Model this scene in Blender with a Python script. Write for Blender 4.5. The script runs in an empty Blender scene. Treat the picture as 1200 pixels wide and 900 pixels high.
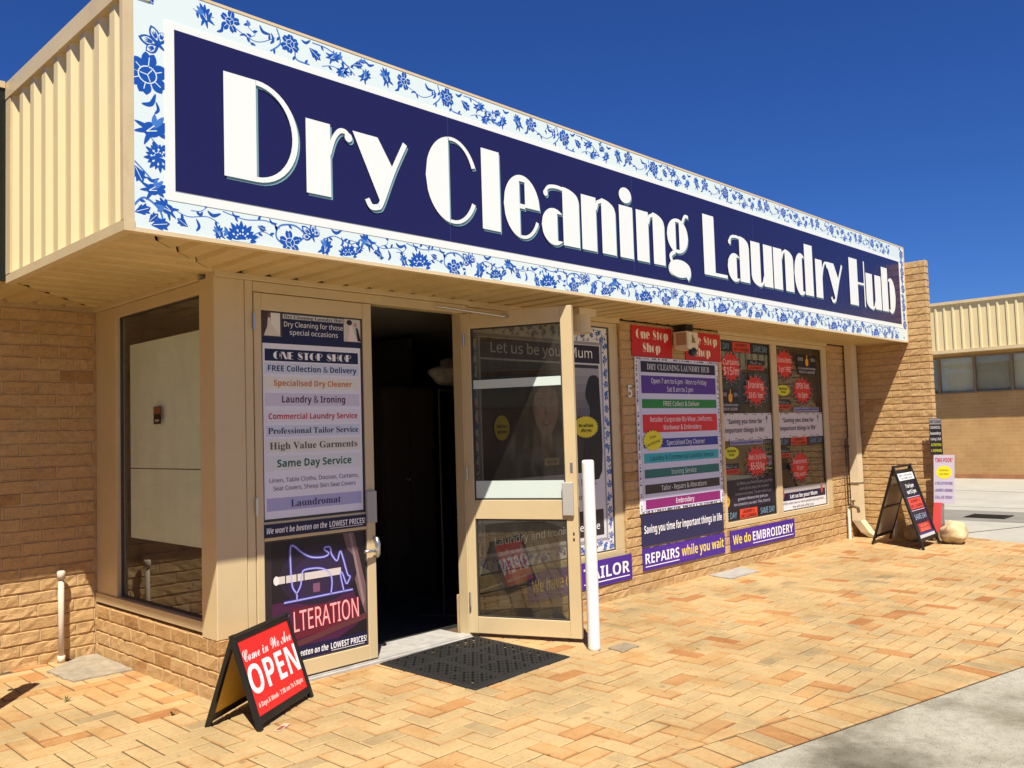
import bpy, math, random
from mathutils import Vector, Matrix

R = math.radians
random.seed(11)
SC = bpy.context.scene
COL = SC.collection

# ---------------------------------------------------------------- camera
YAW, PITCH, ROLL = R(46.0165), R(3.1829), R(-1.7609)
FW = Vector((math.sin(YAW) * math.cos(PITCH), math.cos(YAW) * math.cos(PITCH), math.sin(PITCH)))
R0 = Vector((math.cos(YAW), -math.sin(YAW), 0)); U0 = R0.cross(FW)
RV = R0 * math.cos(ROLL) + U0 * math.sin(ROLL)
UV = -R0 * math.sin(ROLL) + U0 * math.cos(ROLL)
cd = bpy.data.cameras.new('camera'); cam = bpy.data.objects.new('camera', cd); COL.objects.link(cam)
cd.sensor_width = 36; cd.lens = 1013.325 / 1200 * 36
cd.clip_start = 0.05; cd.clip_end = 3000
m = Matrix((RV, UV, -FW)).transposed().to_4x4(); m.translation = Vector((-2.419, -4.7443, 1.5))
cam.matrix_world = m
SC.camera = cam

# ---------------------------------------------------------------- world, sun, exposure
SUN = Vector((-0.86, -1.0, 2.17)).normalized()
elev = math.asin(SUN.z); azim = math.atan2(SUN.x, SUN.y)
W = bpy.data.worlds.new('World'); SC.world = W; W.use_nodes = True
nt = W.node_tree; nt.nodes.clear()
sky = nt.nodes.new('ShaderNodeTexSky'); sky.sky_type = 'NISHITA'; sky.sun_disc = False
sky.sun_elevation = elev; sky.sun_rotation = azim
sky.air_density = 1.0; sky.dust_density = 0.1; sky.ozone_density = 5.0; sky.altitude = 300
hs = nt.nodes.new('ShaderNodeHueSaturation'); hs.inputs['Saturation'].default_value = 1.1
bg = nt.nodes.new('ShaderNodeBackground'); bg.inputs['Strength'].default_value = 0.05
wo = nt.nodes.new('ShaderNodeOutputWorld')
nt.links.new(sky.outputs[0], hs.inputs['Color']); tint = nt.nodes.new('ShaderNodeMixRGB'); tint.blend_type = 'MULTIPLY'; tint.inputs[0].default_value = 1; tint.inputs[2].default_value = (0.41, 0.66, 1.20, 1)
nt.links.new(hs.outputs[0], tint.inputs[1]); nt.links.new(tint.outputs[0], bg.inputs[0]); nt.links.new(bg.outputs[0], wo.inputs[0])
sl = bpy.data.lights.new('sun', 'SUN'); so = bpy.data.objects.new('sun', sl); COL.objects.link(so)
sl.energy = 5.0; sl.angle = R(0.53); sl.color = (1.0, 0.94, 0.83)
so.rotation_euler = (-SUN).to_track_quat('-Z', 'Y').to_euler()
so.location = SUN * 30
SC.view_settings.view_transform = 'Standard'; SC.view_settings.look = 'None'
SC.view_settings.exposure = 0.66; SC.view_settings.gamma = 1.0
SC.view_settings.use_curve_mapping = False
SC.cycles.max_bounces = 10; SC.cycles.transparent_max_bounces = 16

# ---------------------------------------------------------------- materials
def lin(r, g, b):
    f = lambda c: (c / 255 / 12.92) if c / 255 <= 0.04045 else ((c / 255 + 0.055) / 1.055) ** 2.4
    return (f(r), f(g), f(b), 1)

MATS = {}
class NT:
    def __init__(s, name):
        s.m = bpy.data.materials.new(name); s.m.use_nodes = True
        s.t = s.m.node_tree; s.b = s.t.nodes['Principled BSDF']
    def n(s, typ, **kw):
        nd = s.t.nodes.new('ShaderNode' + typ)
        for k, v in kw.items():
            if hasattr(nd, k): setattr(nd, k, v)
        return nd
    def l(s, a, b): s.t.links.new(a, b)
    def noise(s, scale, detail=4, rough=0.6, vec=None, stretch=None):
        tc = s.n('TexCoord'); nz = s.n('TexNoise')
        nz.inputs['Scale'].default_value = scale; nz.inputs['Detail'].default_value = detail; nz.inputs['Roughness'].default_value = rough
        if stretch:
            mp = s.n('Mapping'); mp.inputs['Scale'].default_value = stretch
            s.l(tc.outputs['Object'], mp.inputs[0]); s.l(mp.outputs[0], nz.inputs['Vector'])
        else:
            s.l(tc.outputs['Object'], nz.inputs['Vector'])
        return nz.outputs['Fac']
    def ramp(s, fac, stops):
        r = s.n('ValToRGB'); s.l(fac, r.inputs[0])
        e = r.color_ramp.elements
        while len(e) < len(stops): e.new(0.5)
        for i, (p, c) in enumerate(stops):
            e[i].position = p; e[i].color = c if len(c) == 4 else (*c, 1)
        return r.outputs[0]
    def mix(s, fac, a, b, mode='MIX'):
        x = s.n('MixRGB'); x.blend_type = mode
        for i, v in ((0, fac), (1, a), (2, b)):
            if hasattr(v, 'links'): s.l(v, x.inputs[i])
            else: x.inputs[i].default_value = v
        return x.outputs[0]
    def base(s, v):
        if hasattr(v, 'links'): s.l(v, s.b.inputs['Base Color'])
        else: s.b.inputs['Base Color'].default_value = v
    def set(s, rough=0.5, metal=0, spec=0.5):
        s.b.inputs['Roughness'].default_value = rough; s.b.inputs['Metallic'].default_value = metal
        s.b.inputs['Specular IOR Level'].default_value = spec
    def bump(s, h, strength=0.3, dist=0.01):
        b = s.n('Bump'); b.inputs['Strength'].default_value = strength; b.inputs['Distance'].default_value = dist
        s.l(h, b.inputs['Height']); s.l(b.outputs[0], s.b.inputs['Normal'])

def gray(v): return (v, v, v, 1)
def scale3(c, k): return (min(c[0] * k, 1), min(c[1] * k, 1), min(c[2] * k, 1), 1)

def ink(r, g, b, rough=0.45):
    key = ('ink', r, g, b, rough)
    if key not in MATS:
        t = NT('print_%d_%d_%d' % (r, g, b)); t.base(lin(r, g, b)); t.set(rough, 0, 0.35); MATS[key] = t.m
    return MATS[key]

def paint(name, c, rough=0.45, var=0.12, scale=3.0, metal=0, dirt=0.0, bump=0.03, spec=0.4):
    if name in MATS: return MATS[name]
    t = NT(name)
    n1 = t.noise(scale, 6, 0.65)
    col = t.ramp(n1, [(0.3, scale3(c, 1 - var)), (0.7, scale3(c, 1 + var * 0.5))])
    if dirt:
        n2 = t.noise(9, 8, 0.75, stretch=(1, 1, 0.25))
        f = t.ramp(n2, [(0.55, gray(0)), (0.75, gray(dirt))])
        col = t.mix(f, col, scale3((c[0] * 0.55, c[1] * 0.45, c[2] * 0.35), 1))
    t.base(col); t.set(rough, metal, spec)
    if bump: t.bump(t.noise(60, 4), bump, 0.005)
    MATS[name] = t.m
    return t.m

def toned(name, stops, rough=0.85, speck=0.25, sc=45, bump=0.5, blotch=0.35, dist=0.004, bigstain=0.0):
    """surface whose tone is given per brick / paver by the face attribute 'tone'"""
    t = NT(name)
    at = t.n('Attribute'); at.attribute_name = 'tone'; at.attribute_type = 'GEOMETRY'
    n0 = t.noise(7, 5, 0.6)
    ma = t.n('Math'); ma.operation = 'MULTIPLY_ADD'
    t.l(n0, ma.inputs[0]); ma.inputs[1].default_value = blotch; 
    sb = t.n('Math'); sb.operation = 'SUBTRACT'; t.l(at.outputs['Fac'], sb.inputs[0]); sb.inputs[1].default_value = blotch * 0.5
    t.l(sb.outputs[0], ma.inputs[2])
    col = t.ramp(ma.outputs[0], stops)
    n1 = t.noise(sc, 6, 0.75)
    sp = t.ramp(n1, [(0.25, gray(1 - speck)), (0.5, gray(1.0)), (0.8, gray(1.0))])
    col = t.mix(1.0, col, sp, 'MULTIPLY')
    if bigstain:
        n3 = t.noise(0.9, 6, 0.7)
        st = t.ramp(n3, [(0.42, gray(1)), (0.62, (1 - bigstain, 1 - bigstain, 1 - bigstain * 1.05, 1))])
        col = t.mix(1.0, col, st, 'MULTIPLY')
        n4 = t.noise(26, 4, 0.6)
        st = t.ramp(n4, [(0.66, gray(1)), (0.74, (0.62, 0.6, 0.56, 1))])
        col = t.mix(0.5, col, st, 'MULTIPLY')
        tc = t.n('TexCoord')
        for sc_, lo, hi, k in ((7.0, .05, .075, .45), (2.6, .045, .07, .35)):
            v = t.n('TexVoronoi'); v.inputs['Scale'].default_value = sc_; t.l(tc.outputs['Object'], v.inputs['Vector'])
            col = t.mix(1.0, col, t.ramp(v.outputs['Distance'], [(lo, (1 - k, 1 - k, 1 - k, 1)), (hi, gray(1))]), 'MULTIPLY')
    t.base(col); t.set(rough, 0, 0.25); t.bump(t.noise(sc * 1.5, 6, 0.7), bump, dist)
    MATS[name] = t.m
    return t.m

def glass(name, tint=(0.6, 0.6, 0.6), ior=1.5, mirror=1.0):
    if name in MATS: return MATS[name]
    t = NT(name); t.t.nodes.remove(t.b)
    tr = t.n('BsdfTransparent'); tr.inputs[0].default_value = (*tint, 1)
    gl = t.n('BsdfGlossy'); gl.inputs['Roughness'].default_value = 0.004; gl.inputs[0].default_value = (mirror, mirror, mirror, 1)
    ge = t.n('NewGeometry'); dt = t.n('VectorMath'); dt.operation = 'DOT_PRODUCT'; t.l(ge.outputs['Normal'], dt.inputs[0]); t.l(ge.outputs['Incoming'], dt.inputs[1])
    def mth(op, a, b):
        q = t.n('Math'); q.operation = op
        for i, v in ((0, a), (1, b)):
            if hasattr(v, 'links'): t.l(v, q.inputs[i])
            elif v is not None: q.inputs[i].default_value = v
        return q.outputs[0]
    c = mth('ABSOLUTE', dt.outputs['Value'], None)
    k = mth('POWER', mth('SUBTRACT', 1.0, c), 5.0)
    f0 = ((ior - 1) / (ior + 1)) ** 2 * 2
    f = mth('MULTIPLY', mth('MULTIPLY_ADD', k, 1 - f0), mth('SUBTRACT', 1.0, ge.outputs['Backfacing']))
    f.node.inputs[0].links[0].from_node.inputs[2].default_value = f0
    mx = t.n('MixShader'); out = t.t.nodes['Material Output']
    df = t.n('BsdfDiffuse'); df.inputs[0].default_value = (.5, .46, .38, 1); du = t.ramp(t.noise(3.5, 8, .7, stretch=(1, 1, .4)), [(.42, gray(.012)), (.75, gray(.075))])
    m0 = t.n('MixShader'); t.l(du, m0.inputs[0]); t.l(tr.outputs[0], m0.inputs[1]); t.l(df.outputs[0], m0.inputs[2])
    t.l(f, mx.inputs[0]); t.l(m0.outputs[0], mx.inputs[1]); t.l(gl.outputs[0], mx.inputs[2]); t.l(mx.outputs[0], out.inputs[0])
    MATS[name] = t.m
    return t.m

BEIGE = (0.60, 0.465, 0.258)
CREAM = (0.69, 0.555, 0.30)
M_frame = paint('beige_paint', BEIGE, 0.4, 0.07, 2.5, dirt=0.12)
M_soffit = paint('soffit_paint', (0.58, 0.435, 0.20), 0.45, 0.14, 3.0, dirt=0.25)
M_clad = paint('cream_steel', CREAM, 0.42, 0.05, 1.5, dirt=0.10)
M_flash = paint('flashing_steel', (0.60, 0.47, 0.27), 0.42, 0.08, 4, dirt=0.3)
BR = [(0.0, (0.31, 0.150, 0.058)), (0.2, (0.44, 0.255, 0.10)), (0.5, (0.515, 0.322, 0.138)), (0.8, (0.555, 0.357, 0.162)), (1.0, (0.49, 0.32, 0.158))]
M_brick = toned('cream_brick', BR, 0.9, 0.42, 55, 1.0, 0.42, dist=0.006)
BR2 = [(p, (c[0] * 0.92, c[1] * 0.80, c[2] * 0.72)) for p, c in BR]
M_brick_red = toned('tan_brick', BR2, 0.9, 0.4, 38, 0.9, 0.3)
M_mortar = paint('mortar', (0.56, 0.38, 0.19), 0.95, 0.2, 20, bump=0.3)
PV = [(0.0, (0.30, 0.21, 0.11)), (0.14, (0.38, 0.27, 0.135)), (0.32, (0.46, 0.325, 0.155)), (0.50, (0.495, 0.34, 0.16)), (0.66, (0.475, 0.285, 0.115)), (0.84, (0.44, 0.225, 0.082)), (1.0, (0.38, 0.165, 0.056))]
M_paver = toned('clay_paver', PV, 0.8, 0.30, 42, 0.45, 0.46, bigstain=0.26)
M_black = paint('black_metal', (0.012, 0.011, 0.010), 0.4, 0.2, 8)
M_rubber = paint('black_rubber', (0.014, 0.013, 0.012), 0.7, 0.3, 12)
M_white = paint('white_paint', (0.80, 0.79, 0.76), 0.45, 0.06, 6, dirt=0.22)
M_steel = paint('satin_steel', (0.55, 0.56, 0.58), 0.3, 0.1, 10, metal=0.9)
M_pvc = paint('cream_pvc', (0.70, 0.58, 0.38), 0.4, 0.06, 3, dirt=0.12)
M_dark = paint('dark_void', (0.02, 0.017, 0.014), 0.8, 0.2, 3)
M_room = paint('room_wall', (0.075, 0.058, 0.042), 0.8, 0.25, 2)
M_darkpanel = paint('dark_green_panel', (0.010, 0.013, 0.010), 0.35, 0.2, 3)
M_glass = glass('tinted_glass', (0.94, 0.94, 0.90))
M_doorglass = glass('door_glass', (0.52, 0.52, 0.48), 1.5)
M_frost = paint('frosted_film', (0.58, 0.66, 0.60), 0.6, 0.03, 3)

# ---------------------------------------------------------------- mesh helpers
def parts(name, mat, parent, boxes):
    for b in boxes:
        q = MB(); q.box(*b); q.build(name, mat, parent)
class Fr:
    """a flat local frame: a along the surface, b upwards, h out of it"""
    def __init__(s, o, u, v, n): s.o, s.u, s.v, s.n = Vector(o), Vector(u).normalized(), Vector(v).normalized(), Vector(n).normalized()
    def __call__(s, a, b, h=0.0): return s.o + s.u * a + s.v * b + s.n * h

FRONT = Fr((0, 0, 0), (1, 0, 0), (0, 0, 1), (0, -1, 0))       # the facade, a = x, b = z
SIDE = Fr((0, 0, 0), (0, -1, 0), (0, 0, 1), (-1, 0, 0))       # the side window wall, a = -y
RECESS = Fr((0, 1.83, 0), (1, 0, 0), (0, 0, 1), (0, -1, 0))
GROUND = Fr((0, 0, 0), (1, 0, 0), (0, 1, 0), (0, 0, 1))

class MB:
    def __init__(s): s.v, s.f, s.mi, s.tone, s.mats = [], [], [], [], []
    def mat(s, m):
        if m not in s.mats: s.mats.append(m)
        return s.mats.index(m)
    def face(s, pts, m=None, tone=0.5):
        k = len(s.v); s.v += [Vector(p) for p in pts]; s.f.append(tuple(range(k, k + len(pts))))
        s.mi.append(s.mat(m) if m else 0); s.tone.append(tone)
    def mesh(s, vs, fs, m=None, tone=0.5):
        k = len(s.v); s.v += [Vector(p) for p in vs]
        for f in fs:
            s.f.append(tuple(i + k for i in f)); s.mi.append(s.mat(m) if m else 0); s.tone.append(tone)
    def fbox(s, F, a0, a1, b0, b1, h0, h1, m=None, tone=0.5):
        P = [F(a, b, h) for h in (h0, h1) for b in (b0, b1) for a in (a0, a1)]
        s.mesh(P, [(0, 2, 3, 1), (4, 5, 7, 6), (0, 1, 5, 4), (2, 6, 7, 3), (0, 4, 6, 2), (1, 3, 7, 5)], m, tone)
    def box(s, x0, x1, y0, y1, z0, z1, m=None): s.fbox(GROUND, x0, x1, y0, y1, z0, z1, m)
    def cbox(s, F, a0, a1, b0, b1, h0, h1, c=0.004, m=None, tone=0.5):
        """box with chamfered front edges"""
        P = [F(a0, b0, h0), F(a1, b0, h0), F(a1, b1, h0), F(a0, b1, h0), F(a0, b0, h1 - c), F(a1, b0, h1 - c), F(a1, b1, h1 - c), F(a0, b1, h1 - c),
             F(a0 + c, b0 + c, h1), F(a1 - c, b0 + c, h1), F(a1 - c, b1 - c, h1), F(a0 + c, b1 - c, h1)]
        fs = [(0, 3, 2, 1), (8, 9, 10, 11)]
        for i in range(4):
            j = (i + 1) % 4; fs += [(i, j, 4 + j, 4 + i), (4 + i, 4 + j, 8 + j, 8 + i)]
        s.mesh(P, fs, m, tone)
    def fpoly(s, F, pts, h, m=None): s.face([F(a, b, h) for a, b in pts], m)
    def tube(s, pts, r, seg=12, m=None, cap=True):
        pts = [Vector(p) for p in pts]; n = len(pts); rs = r if isinstance(r, (list, tuple)) else [r] * n
        vs = []; prev = None
        for i, p in enumerate(pts):
            t = (pts[min(i + 1, n - 1)] - pts[max(i - 1, 0)]).normalized()
            if prev is None:
                a = Vector((0, 0, 1)) if abs(t.z) < 0.9 else Vector((1, 0, 0)); prev = t.cross(a).normalized()
            prev = (prev - t * prev.dot(t)).normalized(); q = t.cross(prev)
            for k in range(seg):
                an = 2 * math.pi * k / seg; vs.append(p + (prev * math.cos(an) + q * math.sin(an)) * rs[i])
        fs = [(i * seg + k, i * seg + (k + 1) % seg, (i + 1) * seg + (k + 1) % seg, (i + 1) * seg + k) for i in range(n - 1) for k in range(seg)]
        if cap: fs += [tuple(range(seg))[::-1], tuple(range((n - 1) * seg, n * seg))]
        s.mesh(vs, fs, m)
    def build(s, name, mat=None, parent=None, smooth=False, loc=None):
        off = Vector(loc) if loc is not None else wloc(parent)
        me = bpy.data.meshes.new(name)
        me.from_pydata([tuple(p - off) for p in s.v], [], s.f)
        mats = s.mats or [mat]
        for mm in mats: me.materials.append(mm)
        me.polygons.foreach_set('material_index', s.mi)
        at = me.attributes.new('tone', 'FLOAT', 'FACE'); at.data.foreach_set('value', s.tone)
        if smooth: me.polygons.foreach_set('use_smooth', [len(f) <= 4 for f in s.f])
        me.update()
        o = bpy.data.objects.new(name, me); COL.objects.link(o)
        if parent is not None: o.parent = parent
        elif loc is not None: o.location = off
        return o

def wloc(o):
    p = Vector((0, 0, 0))
    while o is not None: p += o.location; o = o.parent
    return p

def tag(o, label=None, cat=None, group=None, kind=None):
    if label: o['label'] = label
    if cat: o['category'] = cat
    if group: o['group'] = group
    if kind: o['kind'] = kind
    return o

def thing(name, label, cat, loc=(0, 0, 0), group=None):
    o = bpy.data.objects.new(name, None); COL.objects.link(o); o.location = loc; o.empty_display_size = 0.2
    return tag(o, label, cat, group)

def ell(cx, cy, rx, ry, n=28, a0=0.0):
    return [(cx + rx * math.cos(a0 + 2 * math.pi * i / n), cy + ry * math.sin(a0 + 2 * math.pi * i / n)) for i in range(n)]
def star(cx, cy, rx, ry, n, inner=0.75, a0=0.3, jit=0.0):
    out = []
    for i in range(2 * n):
        k = (1.0 if i % 2 == 0 else inner) * (1 + jit * math.sin(i * 7.3))
        a = a0 + math.pi * i / n; out.append((cx + rx * k * math.cos(a), cy + ry * k * math.sin(a)))
    return out
def rect(a0, a1, b0, b1): return [(a0, b0), (a1, b0), (a1, b1), (a0, b1)]
def stroke(path, w, close_round=True):
    """polyline of (a,b) to a ribbon polygon list; w single or per point"""
    n = len(path); ws = w if isinstance(w, (list, tuple)) else [w] * n
    L, Rr = [], []
    for i, p in enumerate(path):
        q0 = path[max(i - 1, 0)]; q1 = path[min(i + 1, n - 1)]
        dx, dy = q1[0] - q0[0], q1[1] - q0[1]; d = math.hypot(dx, dy) or 1
        nx, ny = -dy / d * ws[i] / 2, dx / d * ws[i] / 2
        L.append((p[0] + nx, p[1] + ny)); Rr.append((p[0] - nx, p[1] - ny))
    return [[Rr[i], Rr[i + 1], L[i + 1], L[i]] for i in range(n - 1)]
def smooth_path(pts, k=6):
    out = []
    n = len(pts)
    for i in range(n - 1):
        p0, p1, p2, p3 = pts[max(i - 1, 0)], pts[i], pts[i + 1], pts[min(i + 2, n - 1)]
        for j in range(k):
            t = j / k
            out.append(tuple(0.5 * ((2 * p1[c]) + (-p0[c] + p2[c]) * t + (2 * p0[c] - 5 * p1[c] + 4 * p2[c] - p3[c]) * t * t + (-p0[c] + 3 * p1[c] - 3 * p2[c] + p3[c]) * t ** 3) for c in (0, 1)))
    out.append(pts[-1]); return out

# ---------------------------------------------------------------- text
def mathmap(s, up, lo, dig=None):
    o = ''
    for ch in s:
        if 'A' <= ch <= 'Z': o += chr(up + ord(ch) - 65)
        elif 'a' <= ch <= 'z': o += chr(lo + ord(ch) - 97)
        elif dig and '0' <= ch <= '9': o += chr(dig + ord(ch) - 48)
        else: o += ch
    return o
STY = {'serif': lambda s: mathmap(s, 0x1D400, 0x1D41A, 0x1D7CE), 'script': lambda s: mathmap(s, 0x1D4D0, 0x1D4EA), 'sans': lambda s: s,
       'bold': lambda s: mathmap(s, 0x1D5D4, 0x1D5EE, 0x1D7EC), 'bital': lambda s: mathmap(s, 0x1D63C, 0x1D656, 0x1D7EC)}
try:
    SANS = bpy.data.fonts.load(bpy.utils.system_resource('DATAFILES', path='fonts') + '/NotoSansMath-Regular.woff2')   # one of Blender's own interface fonts
except Exception:
    SANS = None
TC = {}
def text_tris(s, style):
    key = (s, style)
    if key in TC: return TC[key]
    c = bpy.data.curves.new('lettering', 'FONT'); c.body = STY[style](s); c.resolution_u = 3
    if SANS: c.font = SANS
    c.fill_mode = 'FRONT'
    o = bpy.data.objects.new('lettering', c)
    me = bpy.data.meshes.new_from_object(o)
    vs = [(v.co.x, v.co.y) for v in me.vertices]; fs = [tuple(p.vertices) for p in me.polygons]
    bpy.data.objects.remove(o); bpy.data.curves.remove(c); bpy.data.meshes.remove(me)
    TC[key] = (vs, fs); return TC[key]
def put_text(mb, F, s, ac, b, cap, w, h, m, style='sans', rot=0.0):
    """text with its middle at ac, baseline b, capitals cap high, w wide"""
    vs, fs = text_tris(s, style)
    if not vs: return
    x0 = min(v[0] for v in vs); x1 = max(v[0] for v in vs)
    hv, _ = text_tris('H', style); H = max(v[1] for v in hv)
    sz = cap / H; sx = (w / (x1 - x0)) if w else sz
    for q, dx in enumerate((0.0,)): strike(mb, F, vs, fs, x0, x1, ac, b, sx, sz, h + .00012 * q, m, rot, dx * 0.034 * sz)
def strike(mb, F, vs, fs, x0, x1, ac, b, sx, sz, h, m, rot, dx):
    cr, sr = math.cos(rot), math.sin(rot); out = []
    for x, y in vs:
        px, py = (x - (x0 + x1) / 2) * sx + dx, y * sz
        out.append(F(ac + px * cr - py * sr, b + px * sr + py * cr, h))
    mb.mesh(out, fs, m)

# ---------------------------------------------------------------- fat-and-thin display lettering
def region(cx, cz, rx, rz, xa, xb, lo=None, hi=None, n=14):
    top, bot = [], []
    for i in range(n + 1):
        x = xa + (xb - xa) * i / n; k = max(0.0, 1 - ((x - cx) / rx) ** 2) ** 0.5
        t = cz + rz * k; b = cz - rz * k
        if hi is not None: t = min(t, hi)
        if lo is not None: b = max(b, lo)
        if t < b: t = b = (t + b) / 2
        top.append((x, t)); bot.append((x, b))
    return bot + top[::-1]
def ring(cx, cz, rx, rz, a0, a1, th, tv=None, n=22):
    tv = th if tv is None else tv; o, i_ = [], []
    for k in range(n + 1):
        a = R(a0 + (a1 - a0) * k / n)
        o.append((cx + rx * math.cos(a), cz + rz * math.sin(a))); i_.append((cx + (rx - th) * math.cos(a), cz + (rz - tv) * math.sin(a)))
    return [[o[k], o[k + 1], i_[k + 1], i_[k]] for k in range(n)]
XH, CAP = 0.41, 0.535
def G_bowl(x0, x1, s0, s1, z0, z1, m=0.05):
    cx, cz, rx, rz = (x0 + x1) / 2, (z0 + z1) / 2, (x1 - x0) / 2, (z1 - z0) / 2
    return [region(cx, cz, rx, rz, x0, s0), region(cx, cz, rx, rz, s1, x1), region(cx, cz, rx, rz, s0, s1, lo=z1 - m), region(cx, cz, rx, rz, s0, s1, hi=z0 + m)]
def glyph(c, x0, x1):
    w = x1 - x0; f = 0.44 * w; P = []
    if c == 'D':
        s = x0 + 0.42 * w
        P = [rect(x0, s, 0, CAP)] + ring(s, CAP / 2, x1 - s, CAP / 2, -90, 90, 0.036, 0.026)
    elif c == 'r':
        s = x0 + 0.52 * w
        P = [rect(x0, s, 0, XH)] + stroke(smooth_path([(s - 0.01, 0.24), (s + 0.02, 0.33), (s + 0.06, 0.385), (s + 0.1, 0.39), (x1 - 0.022, 0.365)]), [0.028] * 24 + [0.04])
        P += [ell(x1 - 0.024, 0.362, 0.026, 0.026, 14)]
    elif c == 'y':
        P = [[(x0, XH), (x0 + 0.45 * w, XH), (x0 + 0.73 * w, 0.245), (x0 + 0.48 * w, 0.03)]]
        P += stroke(smooth_path([(x1 - 0.012, XH + 0.005), (x0 + 0.73 * w, 0.235), (x0 + 0.5 * w, 0.03), (x0 + 0.42 * w, -0.002), (x0 + 0.3 * w, -0.005), (x0 + 0.235 * w, 0.035)]), 0.034)
    elif c == 'C':
        cx = x0 + 0.5 * w; s = x0 + 0.43 * w
        P = [region(cx, CAP / 2, w / 2, CAP / 2 + 0.008, x0, s)] + ring(cx, CAP / 2, w / 2, CAP / 2 + 0.008, 25, 98, 0.036, 0.022) + ring(cx, CAP / 2, w / 2, CAP / 2 + 0.008, 262, 332, 0.036, 0.022)
    elif c == 'l': P = [rect(x0, x1, 0, CAP)]
    elif c == 'e':
        cx, cz = (x0 + x1) / 2, XH / 2; rz = XH / 2 + 0.014; s0, s1 = x0 + 0.43 * w, x0 + 0.58 * w
        P = [region(cx, cz, w / 2, rz, x0, s0), region(cx, cz, w / 2, rz, s1, x1, lo=cz - 0.0), region(cx, cz, w / 2, rz, s0, s1, lo=XH - 0.03), rect(s0, s1, cz - 0.012, cz + 0.02)]
        P += ring(cx, cz, w / 2, rz, 262, 335, 0.03, 0.022)
    elif c == 'a':
        s = x0 + 0.56 * w
        P = [rect(s, x1, 0, XH - 0.07), region(s, XH - 0.07, x1 - s, 0.083, s, x1, lo=XH - 0.071)]
        P += stroke(smooth_path([(s, XH - 0.005), (x0 + 0.4 * w, XH), (x0 + 0.2 * w, XH - 0.015), (x0 + 0.1 * w, XH - 0.06)]), 0.026) + [ell(x0 + 0.12 * w, XH - 0.062, 0.024, 0.024, 12)]
        b0, b1 = -0.014, 0.25; cx = x0 + 0.32 * w; cz = (b0 + b1) / 2; rz = (b1 - b0) / 2
        P += [region(cx, cz, 0.32 * w, rz, x0, x0 + 0.40 * w), region(cx, cz, 0.32 * w, rz, x0 + 0.40 * w, s + 0.005, lo=b1 - 0.035), region(cx, cz, 0.32 * w, rz, x0 + 0.40 * w, s + 0.005, hi=b0 + 0.035)]
    elif c in 'nh':
        s0, s1 = x0 + 0.42 * w, x0 + 0.58 * w
        P = [rect(x0, s0, 0, XH if c == 'n' else CAP), rect(s1, x1, 0, XH - 0.08), region(s1 - 0.01, XH - 0.08, x1 - s1 + 0.01, 0.09, s1, x1, lo=XH - 0.081)]
        P += stroke([(s0 - 0.005, XH - 0.09), (s0 + 0.05 * w, XH - 0.03), (s1 + 0.005, XH - 0.01)], 0.03)
    elif c == 'u':
        s0, s1 = x0 + 0.42 * w, x0 + 0.58 * w
        P = [rect(s1, x1, 0, XH), rect(x0, s0, 0.08, XH), region(s0 + 0.01, 0.08, s0 + 0.01 - x0, 0.094, x0, s0, hi=0.081)]
        P += stroke([(s1 + 0.005, 0.09), (s1 - 0.05 * w, 0.03), (s0 - 0.005, 0.0)], 0.03)
    elif c == 'i': P = [rect(x0, x1, 0, XH), ell((x0 + x1) / 2, XH + 0.085, 0.08, 0.062, 24)]
    elif c == 'g':
        P = G_bowl(x0, x0 + 0.94 * w, x0 + 0.38 * w, x0 + 0.54 * w, 0.13, XH + 0.014, 0.03)
        P += stroke(smooth_path([(x0 + 0.7 * w, XH - 0.01), (x0 + 0.82 * w, XH + 0.05), (x1 - 0.01, XH + 0.05)]), 0.028)
        P += stroke(smooth_path([(x0 + 0.32 * w, 0.14), (x0 + 0.12 * w, 0.10), (x0 + 0.16 * w, 0.055)]), 0.035)
        P += [region(x0 + 0.5 * w, 0.0, 0.5 * w, 0.075, x0 + 0.05 * w, x1), ]
        P += stroke(smooth_path([(x0 + 0.06 * w, 0.02), (x0 + 0.1 * w, -0.04), (x0 + 0.45 * w, -0.06)]), 0.03)
        P += stroke(smooth_path([(x1 - 0.03, 0.02), (x1 - 0.025, -0.03), (x1 - 0.06, -0.075)]), 0.05)
    elif c == 'L': P = [rect(x0, x0 + 0.47 * w, 0, CAP), rect(x0 + 0.47 * w, x1, 0, 0.03)]
    elif c in 'dq':
        s = x0 + 0.56 * w
        P = [rect(s, x1, 0, CAP)]
        cx = x0 + 0.34 * w; cz = XH / 2; rz = XH / 2 + 0.014
        P += [region(cx, cz, 0.34 * w, rz, x0, x0 + 0.42 * w), region(cx, cz, 0.34 * w, rz, x0 + 0.42 * w, s + 0.004, lo=XH - 0.03), region(cx, cz, 0.34 * w, rz, x0 + 0.42 * w, s + 0.004, hi=0.03)]
    elif c in 'bp':
        s = x0 + 0.44 * w
        P = [rect(x0, s, 0 if c == 'b' else -0.13, CAP if c == 'b' else XH)]
        cx = x1 - 0.34 * w; cz = XH / 2; rz = XH / 2 + 0.014
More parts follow.
